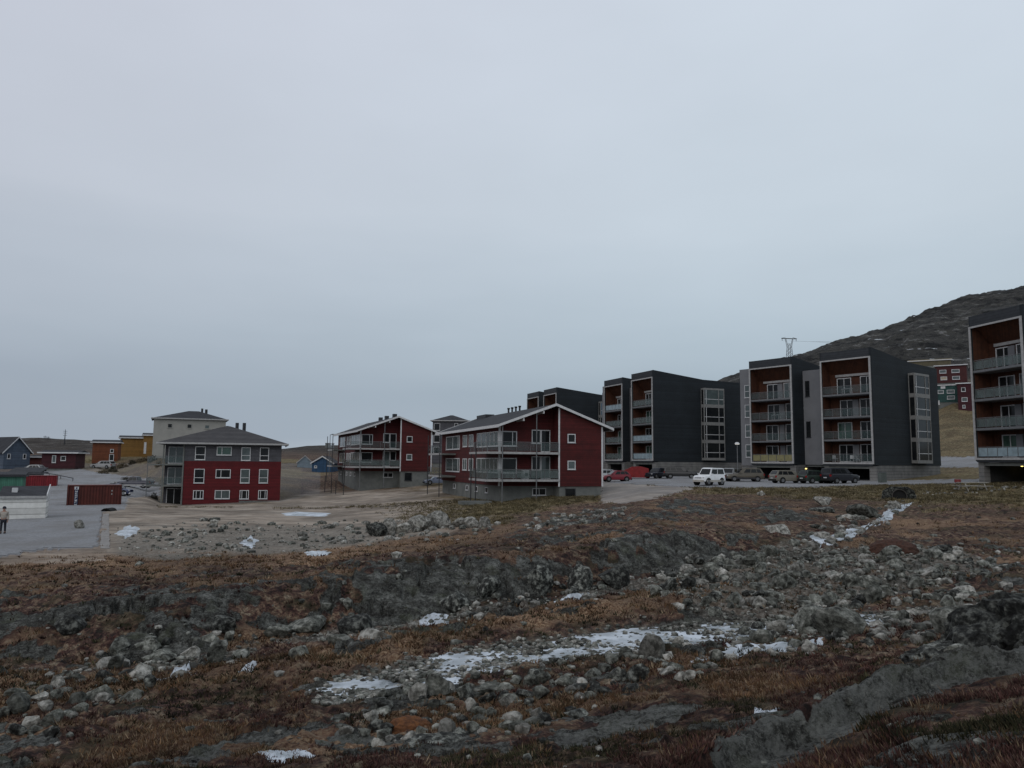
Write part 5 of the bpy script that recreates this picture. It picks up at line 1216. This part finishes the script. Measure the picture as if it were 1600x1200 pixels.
car('blue-silver car visible between the two red houses', onp(684, 748, 121), D_(196), 4.4, 1.7, 1.42, 'hatch', paint('steel blue', (.12, .14, .19)), group=None)
car('dark pickup with silver cab roof on the road behind the rust-red container', onp(211, 769, 118), D_(180), 5.1, 1.75, 1.7, 'pickup', paint('charcoal blue', (.05, .05, .07)), .32, lower=paleframe, group=None)
car('blue car hidden mostly behind the right end of the rust-red container', onp(182, 778, 98), D_(4), 3.6, 1.6, 1.45, 'hatch', paint('night blue', (.02, .03, .08)), group=None, lower=white)
car('white car parked between the slate blue house and the long red house', onp(51, 732, 143), D_(176), 4.3, 1.7, 1.4, 'hatch', paint('milk white', (.36, .36, .35)), group=None)
car('pale car parked under the orange house by the grassy bank', onp(161, 728, 150), D_(170), 4.6, 1.7, 1.5, 'wagon', paint('pale grey', (.26, .26, .26)), group=None)
# spare wheel of the off-road car is part of it
# red covered skip between the cars and the block
t = thing('red_skip_container', 'bright red open skip container with sloping end beside the red hatchback', 'skip', onp(994, 747, 113), D_(-8))
MB().prism([(-2.2, -.9, .15), (1.7, -.9, .15), (1.7, -.9, 1.5), (.7, -.9, 1.75), (-.6, -.9, 1.7), (-2.6, -.9, .7)], (0, 1.8, 0)).build('skip_body', M('skip red paint', (.22, .014, .016), .5, scale=2), t)
for xx in (-1.5, -.4, .6, 1.5): B(xx-.05, xx+.05, -.96, -.902, .15, 1.35, 'rib', M('skip red paint', (.3, .02, .02)), t)
B(1.72, 1.80, -.9, .9, .15, 1.45, 'end_plate', M('skip red paint', (.3, .02, .02)), t)

# ================================================================== STREET FURNITURE AND SMALL THINGS
def street_lamp(p, h, label):
    t = thing('street_lamp', label, 'street lamp', p)
    MB().tube((0, 0, -.3), (0, 0, h-.25), .06, 8, .045).build('pole', steel, t)
    hd = MB().tube((0, 0, h-.2), (0, 0, h+.02), .34, 12, .18).build('lamp_head', white, t); MB().tube((0, 0, h-.26), (0, 0, h-.201), .26, 12).build('lamp_glass', lampwhite, hd)
    return t
street_lamp(onp(1153, 751, 98), 4.9, 'white-headed street lamp before the gap between two dark blocks')
t = thing('floodlight_mast', 'thin mast with a small angled lamp left of the farther red house', 'lamp mast', onp(514, 742, 150))
MB().tube((0, 0, -1), (0, 0, 8.0), .06, 6).build('mast', steel, t); MB().tube((0, 0, 8.0), (.4, 0, 8.1), .06, 6).build('arm', steel, t); B(.3, .8, -.1, .1, 8.0, 8.2, 'lamp_head', steel, t)
t = thing('chimney_stack', 'pale square chimney stack on the dark ridge left of the farther red house', 'chimney', P3(512, 705, 330)); B(-.9, .9, -.9, .9, -4, 3.3, 'stack', concrete, t); B(-1.0, 1.0, -1.0, 1.0, 3.3, 3.5, 'cap', slate_panel, t)
t = thing('chimney_stack', 'narrow post-like stack right of the square chimney stack on the ridge', 'chimney', P3(520, 705, 330)); B(-.4, .4, -.4, .4, -4, 3.2, 'stack', slate_panel, t); B(-.5, .5, -.5, .5, 3.2, 3.4, 'cap', slate_panel, t)
def antenna(px, pyb, Y, h, label):
    t = thing('radio_mast', label, 'mast', P3(px, pyb, Y)); MB().tube((0, 0, -3), (0, 0, h), .28, 6, .10).build('mast', darksteel, t)
    for k in (.5, .7, .85): MB().tube((-.9, 0, h*k), (.9, 0, h*k), .08, 4).build('crossbar', darksteel, t)
antenna(101, 690, 330, 5.2, 'thin radio mast on the far left ridge above the long red house'); antenna(70, 689, 380, 2.6, 'short mast on the far left ridge above the slate blue house'); antenna(75, 689, 380, 2.2, 'shortest mast beside the short mast on the far left ridge')
# willow scrub on the bank below the ochre houses
def shrub_mesh(seed, dark):
    r = np.random.default_rng(seed); n = 420
    d = r.normal(size=(n, 3)); d /= np.linalg.norm(d, axis=1)[:, None]; rad = r.uniform(.35, 1, n)**.6*(1+.25*np.sin(d[:, 0]*5+seed))
    c = d*rad[:, None]; c[:, 2] = np.abs(c[:, 2])*.75; a = r.normal(size=(n, 3))*.10; b_ = r.normal(size=(n, 3))*.10
    V = np.stack([c, c+a, c+b_], 1).reshape(-1, 3); me = bpy.data.meshes.new('foliage'); me.from_pydata(V.tolist(), [], [(3*i, 3*i+1, 3*i+2) for i in range(n)])
    me.materials.append(M('willow scrub dark', (.035, .032, .020), .9, scale=3) if dark else M('willow scrub brown', (.075, .058, .032), .9, scale=3)); return me
SM = [shrub_mesh(k, k % 2) for k in range(4)]
for k, (px, py, w, h, lab) in enumerate([(163,731,16,9,'brown shrub right beside the pale car under the orange house'),(176,728,18,10,'dark shrub at the left end of the bank below the ochre house'),(192,724,20,10,'bushy scrub in the middle of the bank crest below the ochre house'),(208,723,16,9,'dark scrub below the right corner of the ochre house'),
  (224,724,18,10,'low scrub at the foot of the narrow ochre wing'),(238,726,16,11,'dark scrub at the foot of the tall cream house'),(248,732,14,10,'scrub touching the left balcony corner of the red and grey house'),(200,736,22,7,'broad flat scrub on the slope of the grassy bank'),(182,743,16,6,'lowest small scrub on the grassy bank above the road'),(240,776,14,12,'dark scrub left of the red and grey house base'),(228,741,18,7,'scrub on the right part of the grassy bank')]):
    Yd = 150-(py-724)*1.6 if py < 760 else 106; v = P3(px, py, Yd); t = thing('willow_shrub', lab, 'shrub', (v.x, v.y, zt(v.x, v.y)-.1), 0, 'scrub on the bank below the ochre houses')
    o = bpy.data.objects.new('foliage', SM[k % 4]); COL.objects.link(o); o.parent = t; o.scale = (w*Yd/2400*1.1, w*Yd/2400, h*Yd/1200*1.1)
    for q in range(3): MB().tube((0, 0, -.3), (math.cos(q*2.1)*.3, math.sin(q*2.1)*.3, .6), .03, 4).build('stem', darksteel if False else wood_dark, t)
# pylon
def pylon():
    p = P3(1234, 566, 395); t = thing('power_pylon', 'steel lattice power pylon on the hill behind the dark blocks', 'pylon', p, .15)
    def leg(a, b): MB().tube(a, b, .13, 4).build('leg', steel, t)
    for sx_ in (-1, 1):
        for sy_ in (-1, 1): leg((sx_*1.7, sy_*1.4, -3), (sx_*1.0, sy_*.6, 8.0)); leg((sx_*1.0, sy_*.6, 8.0), (sx_*2.0, sy_*.4, 12.3))
    for k in range(6):
        z0 = -2+k*2.0; w0 = 1.7-.7*(z0+3)/11; w1 = 1.7-.7*(z0+5)/11
        for sy_ in (-1, 1): MB().tube((-w0, sy_*w0*.7, z0), (w1, sy_*w1*.7, z0+2), .09, 4).build('brace', steel, t); MB().tube((w0, sy_*w0*.7, z0), (-w1, sy_*w1*.7, z0+2), .09, 4).build('brace', steel, t)
    MB().box(-4.2, 4.2, -.3, .3, 12.2, 12.6).build('crossarm', steel, t)
    for s in (-1, 1): MB().tube((s*4.2, 0, 12.5), (s*2, 0, 13.1), .1, 4).build('brace', steel, t); MB().tube((s*3.9, 0, 11.1), (s*3.9, 0, 12.2), .12, 5).build('insulator', darksteel, t)
    for k, s in enumerate((-3.9, 0, 3.9)):
        pts = [Vector((s+q*120*1.0, -q*30, 11.2-(1-(2*q-1)**2)*3.2+q*6)) for q in [i/10 for i in range(11)]]
        m = MB()
        for a_, b_ in zip(pts[:-1], pts[1:]): m.tube(a_, b_, .035, 3)
        m.build('power_line', darksteel, t)
pylon()
# picnic table
p = onp(1520, 766, 70.5); t = thing('picnic_table', 'wooden picnic table with benches beside the nearest dark block', 'picnic table', p, D_(4))
wood = M('weathered wood', (.34, .32, .28), .9, scale=3)
for k in range(5): B(-1.3, 1.3, -.40+k*.165, -.40+k*.165+.145, .72, .76, 'table_plank', wood, t)
for s in (-1, 1):
    for k in (0, 1):
        y = s*(.72+k*.16); B(-1.3, 1.3, min(y, y+s*.14), max(y, y+s*.14), .43, .47, 'bench_plank', wood, t)
for x in (-.9, .9):
    for s in (-1, 1): MB().tube((x, s*.75, -.1), (x, s*.25, .72), .05, 5).build('leg', wood, t)
    B(x-.04, x+.04, -.85, .85, .36, .43, 'cross_beam', wood, t)
p = onp(1497, 764, 73); t = thing('garden_grill', 'small reddish grill on dark legs left of the picnic table', 'grill', p); MB().tube((0, 0, .55), (0, 0, .85), .28, 10).build('bowl', M('dull red enamel', (.2, .03, .03), .5), t)
for k in range(3): MB().tube((.3*cos(k*2.1), .3*sin(k*2.1), -.05), (.15*cos(k*2.1), .15*sin(k*2.1), .6), .03, 5).build('leg', darksteel, t)
t = thing('utility_cabinet', 'grey-green electrical cabinet against the block plinth at the road', 'cabinet', onp(1379, 758, 91), D_(20)); B(-.42, .42, -.25, .25, -.2, 1.15, 'housing', M('cabinet green grey', (.10, .115, .105), .7), t); B(-.45, .45, -.28, .28, 1.151, 1.22, 'lid', steel, t)
# culvert under the road
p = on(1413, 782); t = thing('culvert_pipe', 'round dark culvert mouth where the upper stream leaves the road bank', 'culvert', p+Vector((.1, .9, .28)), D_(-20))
m = MB()
for k in range(20):
    a0, a1 = 2*pi*k/20, 2*pi*(k+1)/20
    m.prism([(cos(a0)*.56, 0, sin(a0)*.56), (cos(a1)*.56, 0, sin(a1)*.56), (cos(a1)*.50, 0, sin(a1)*.50), (cos(a0)*.50, 0, sin(a0)*.50)], (0, 3, 0))
m.build('pipe', M('rusted pipe steel', (.05, .045, .04), .8, scale=5), t); MB().tube((0, .16, 0), (0, .24, 0), .50, 16).build('painted_dark_disc', black, t)  # black disc closes the pipe, painting in the darkness of its depth
MB().prism([(-1.5, .25, -1.2), (1.5, .25, -1.2), (1.1, .25, .45), (.62, .25, .75), (-.62, .25, .75), (-1.2, .25, .4)], (0, .16, 0)).build('headwall', st_dark, t)
# flat concrete slab on the dirt field
o = MB().prism([(-3.4, -.9, 0), (1.8, -1.2, 0), (3.6, .2, 0), (-2.2, 1.3, 0)], (0, 0, .12)).build('frozen_puddle', icem); o.location = on(487, 804, -.06); o.scale = (1.15, 2.6, 1); tag(o, 'long pale frozen puddle on the dirt field before the red and grey house', 'puddle')
# slatted fence posts near the farther red house
for k, px in enumerate((508, 518, 525, 537)):
    o = MB().tube((0, 0, -.5), (0, 0, 2.6-.3*k), .06, 6).build('fence_post', darksteel); v = onp(px, 751+k, 122-k*3); o.location = v
    tag(o, ['leftmost', 'second', 'third', 'rightmost'][k]+' of four thin dark posts in the grass left of the farther red house', 'post', 'thin posts by the farther red house')

# orange grass hummock in the stream
def hummock(px, py, w, h, label, seed, mat=None):
    import bmesh
    x, y = ground_px(px, py); W2 = w*y/FPX/2; H2 = h*y/FPX
    b = bmesh.new(); bmesh.ops.create_icosphere(b, subdivisions=5, radius=1)
    V = np.array([v.co[:] for v in b.verts]); n = fbm(V[:, 0]*6+seed, V[:, 1]*6+V[:, 2]*5, 4, seed); V = V*(1+.12*n)[:, None]
    for v, q in zip(b.verts, V): v.co = (q[0]*W2, q[1]*W2*.6, q[2]*H2)
    me = bpy.data.meshes.new('grass_hummock'); b.to_mesh(me); b.free(); me.materials.append(mat or M('rusty moss', (.15, .062, .024), .95, scale=14, c2=(.05, .022, .012), bump=.05))
    for q in me.polygons: q.use_smooth = True
    o = bpy.data.objects.new('grass_hummock', me); COL.objects.link(o); o.location = (x, y, zt(x, y)); tag(o, label, 'hummock')
hummock(640, 1141, 72, 20, 'rusty orange grass hummock among the stream ice, bottom middle', 3)
hummock(1395, 862, 80, 22, 'dark red-brown heath hummock beside the upper stream', 6, M('dark heath moss', (.07, .032, .022), .95, scale=12, c2=(.03, .018, .014), bump=.05))

# ================================================================== PERSON at the left edge
def person(p, rz):
    root = thing('person', 'person in pale jacket and dark trousers standing at the left edge by the white shed', 'person', p, rz)
    def skinned(name, verts, edges, radii, mat, parent):
        me = bpy.data.meshes.new(name); me.from_pydata(verts, edges, []); o = bpy.data.objects.new(name, me); COL.objects.link(o); o.parent = parent
        md = o.modifiers.new('skin', 'SKIN'); sv = me.skin_vertices[0].data
        for i, r in enumerate(radii): sv[i].radius = (r, r*.85) if isinstance(r, float) else r
        sv[0].use_root = True; o.modifiers.new('sub', 'SUBSURF').levels = 2; o.modifiers['sub'].render_levels = 2
        me.materials.append(mat); return o
    # trousers, jacket with arms, head and hands on one body skeleton
    V = [(0, 0, .95), (0, 0, 1.2), (0, 0, 1.40), (0, 0, 1.50), (0, -.02, 1.60), (0, -.02, 1.70), (-.19, 0, 1.40), (-.25, .02, 1.13), (-.24, -.06, .88), (-.24, -.08, .79), (.19, 0, 1.40), (.25, .02, 1.13), (.24, -.06, .88), (.24, -.08, .79),
         (-.10, 0, .88), (-.11, -.02, .5), (-.12, .02, .1), (-.12, -.12, .04), (.10, 0, .88), (.11, 0, .5), (.12, .04, .1), (.12, -.10, .04)]
    E_ = [(0, 1), (1, 2), (2, 3), (3, 4), (4, 5), (2, 6), (6, 7), (7, 8), (8, 9), (2, 10), (10, 11), (11, 12), (12, 13), (0, 14), (14, 15), (15, 16), (16, 17), (0, 18), (18, 19), (19, 20), (20, 21)]
    R_ = [.15, .16, .15, .06, .095, .085, .075, .055, .042, .035, .075, .055, .042, .035, .10, .07, .05, .045, .10, .07, .05, .045]
    skinned('body', V, E_, R_, skin, root)
    J = [(0, 0, .9), (0, 0, 1.2), (0, 0, 1.42), (-.2, 0, 1.41), (-.255, .02, 1.13), (-.25, -.05, .90), (.2, 0, 1.41), (.255, .02, 1.13), (.25, -.05, .90)]
    skinned('jacket', J, [(0, 1), (1, 2), (2, 3), (3, 4), (4, 5), (2, 6), (6, 7), (7, 8)], [.19, .195, .175, .10, .075, .062, .10, .075, .062], jacket, root)
    Tt = [(0, 0, .92), (-.10, 0, .86), (-.11, -.02, .5), (-.12, .02, .09), (.10, 0, .86), (.11, 0, .5), (.12, .04, .09)]
    skinned('trousers', Tt, [(0, 1), (1, 2), (2, 3), (0, 4), (4, 5), (5, 6)], [.17, .12, .09, .075, .12, .09, .075], trouser, root)
    import bmesh
    b = bmesh.new(); bmesh.ops.create_icosphere(b, subdivisions=3, radius=.115)
    for v in b.verts: v.co.z *= 1.05
    me = bpy.data.meshes.new('dark_hair'); b.to_mesh(me); b.free(); me.materials.append(trouser); o = bpy.data.objects.new('dark_hair', me); COL.objects.link(o); o.parent = root; o.location = (0, .015, 1.69)
    for s in (-1, 1):
        B(s*.12-.05, s*.12+.05, -.17, .09, 0, .09, 'shoe', black, root)
        for k in range(4): MB().tube((s*.24+(k-1.5)*.018, -.085, .80), (s*.24+(k-1.5)*.018, -.095, .72-.008*(k in (1, 2))), .009, 5, .007).build('finger', skin, root)
        MB().tube((s*.21, -.095, .81), (s*.205, -.115, .76), .011, 5, .008).build('thumb', skin, root)
    nose = MB().tube((0, -.10, 1.645), (0, -.125, 1.625), .012, 5).build('nose', skin, root)
x, y = ground_px(4, 834); person(Vector((x, y, zbase(x, y)+.02)), D_(25))

# balcony furniture
def chair(p, rz, label):
    t = thing('plastic_chair', label, 'chair', p, rz, 'white plastic balcony chairs'); B(-.25, .25, -.25, .25, .42, .46, 'seat', white, t); B(-.25, .25, .22, .26, .461, .9, 'backrest', white, t)
    for sx_ in (-1, 1):
        for sy_ in (-1, 1): MB().tube((sx_*.22, sy_*.21, 0), (sx_*.2, sy_*.2, .42), .025, 5).build('leg', white, t)
def local(root, x, y, z):
    return Matrix.Translation(root.location) @ Matrix.Rotation(root.rotation_euler.z, 4, 'Z') @ Vector((x, y, z))
chair(local(b5, -6.0, 1.1, .36), .3, 'left white plastic chair on the lowest right balcony of the block behind the wagons'); chair(local(b5, -3.7, 1.1, .36), -.5, 'middle white plastic chair on the lowest right balcony of the block'); chair(local(b5, -2.9, 1.3, .36), .8, 'right white plastic chair on the lowest right balcony of the block')
def tbl(p, rz, mat, label, w=.6):
    t = thing('balcony_table', label, 'table', p, rz); B(-w, w, -.35, .35, .68, .72, 'tabletop', mat, t)
    for sx_ in (-1, 1):
        for sy_ in (-1, 1): MB().tube((sx_*(w-.08), sy_*.28, 0), (sx_*(w-.08), sy_*.28, .68), .025, 5).build('leg', mat, t)
tbl(local(b5, -3.9, .9, 9.21), -.9, white, 'white table on the top right balcony of the block behind the wagons'); tbl(local(b5, -14.6, .9, 6.26), -.9, white, 'white covered table on the third left balcony of the block')
tbl(local(redA, 1.7, .6, -2.8), .3, white, 'low white table on the lower balcony of the front red house', .5)
t = thing('washing_machine', 'pale box-shaped appliance on the lower balcony of the front red house', 'appliance', local(redA, 2.7, 1.2, -2.8), .33); B(-.33, .33, -.3, .3, 0, .95, 'cabinet', white, t); MB().tube((0, -.301, .5), (0, -.33, .5), .2, 12).build('door', glass, t)
t = thing('barbecue', 'dark covered barbecue right of the pale appliance on the balcony', 'barbecue', local(redA, 3.6, .9, -2.8), .33); B(-.45, .45, -.3, .3, .35, .85, 'cover', steel, t); B(-.35, .35, -.25, .25, 0, .348, 'stand', darksteel, t)
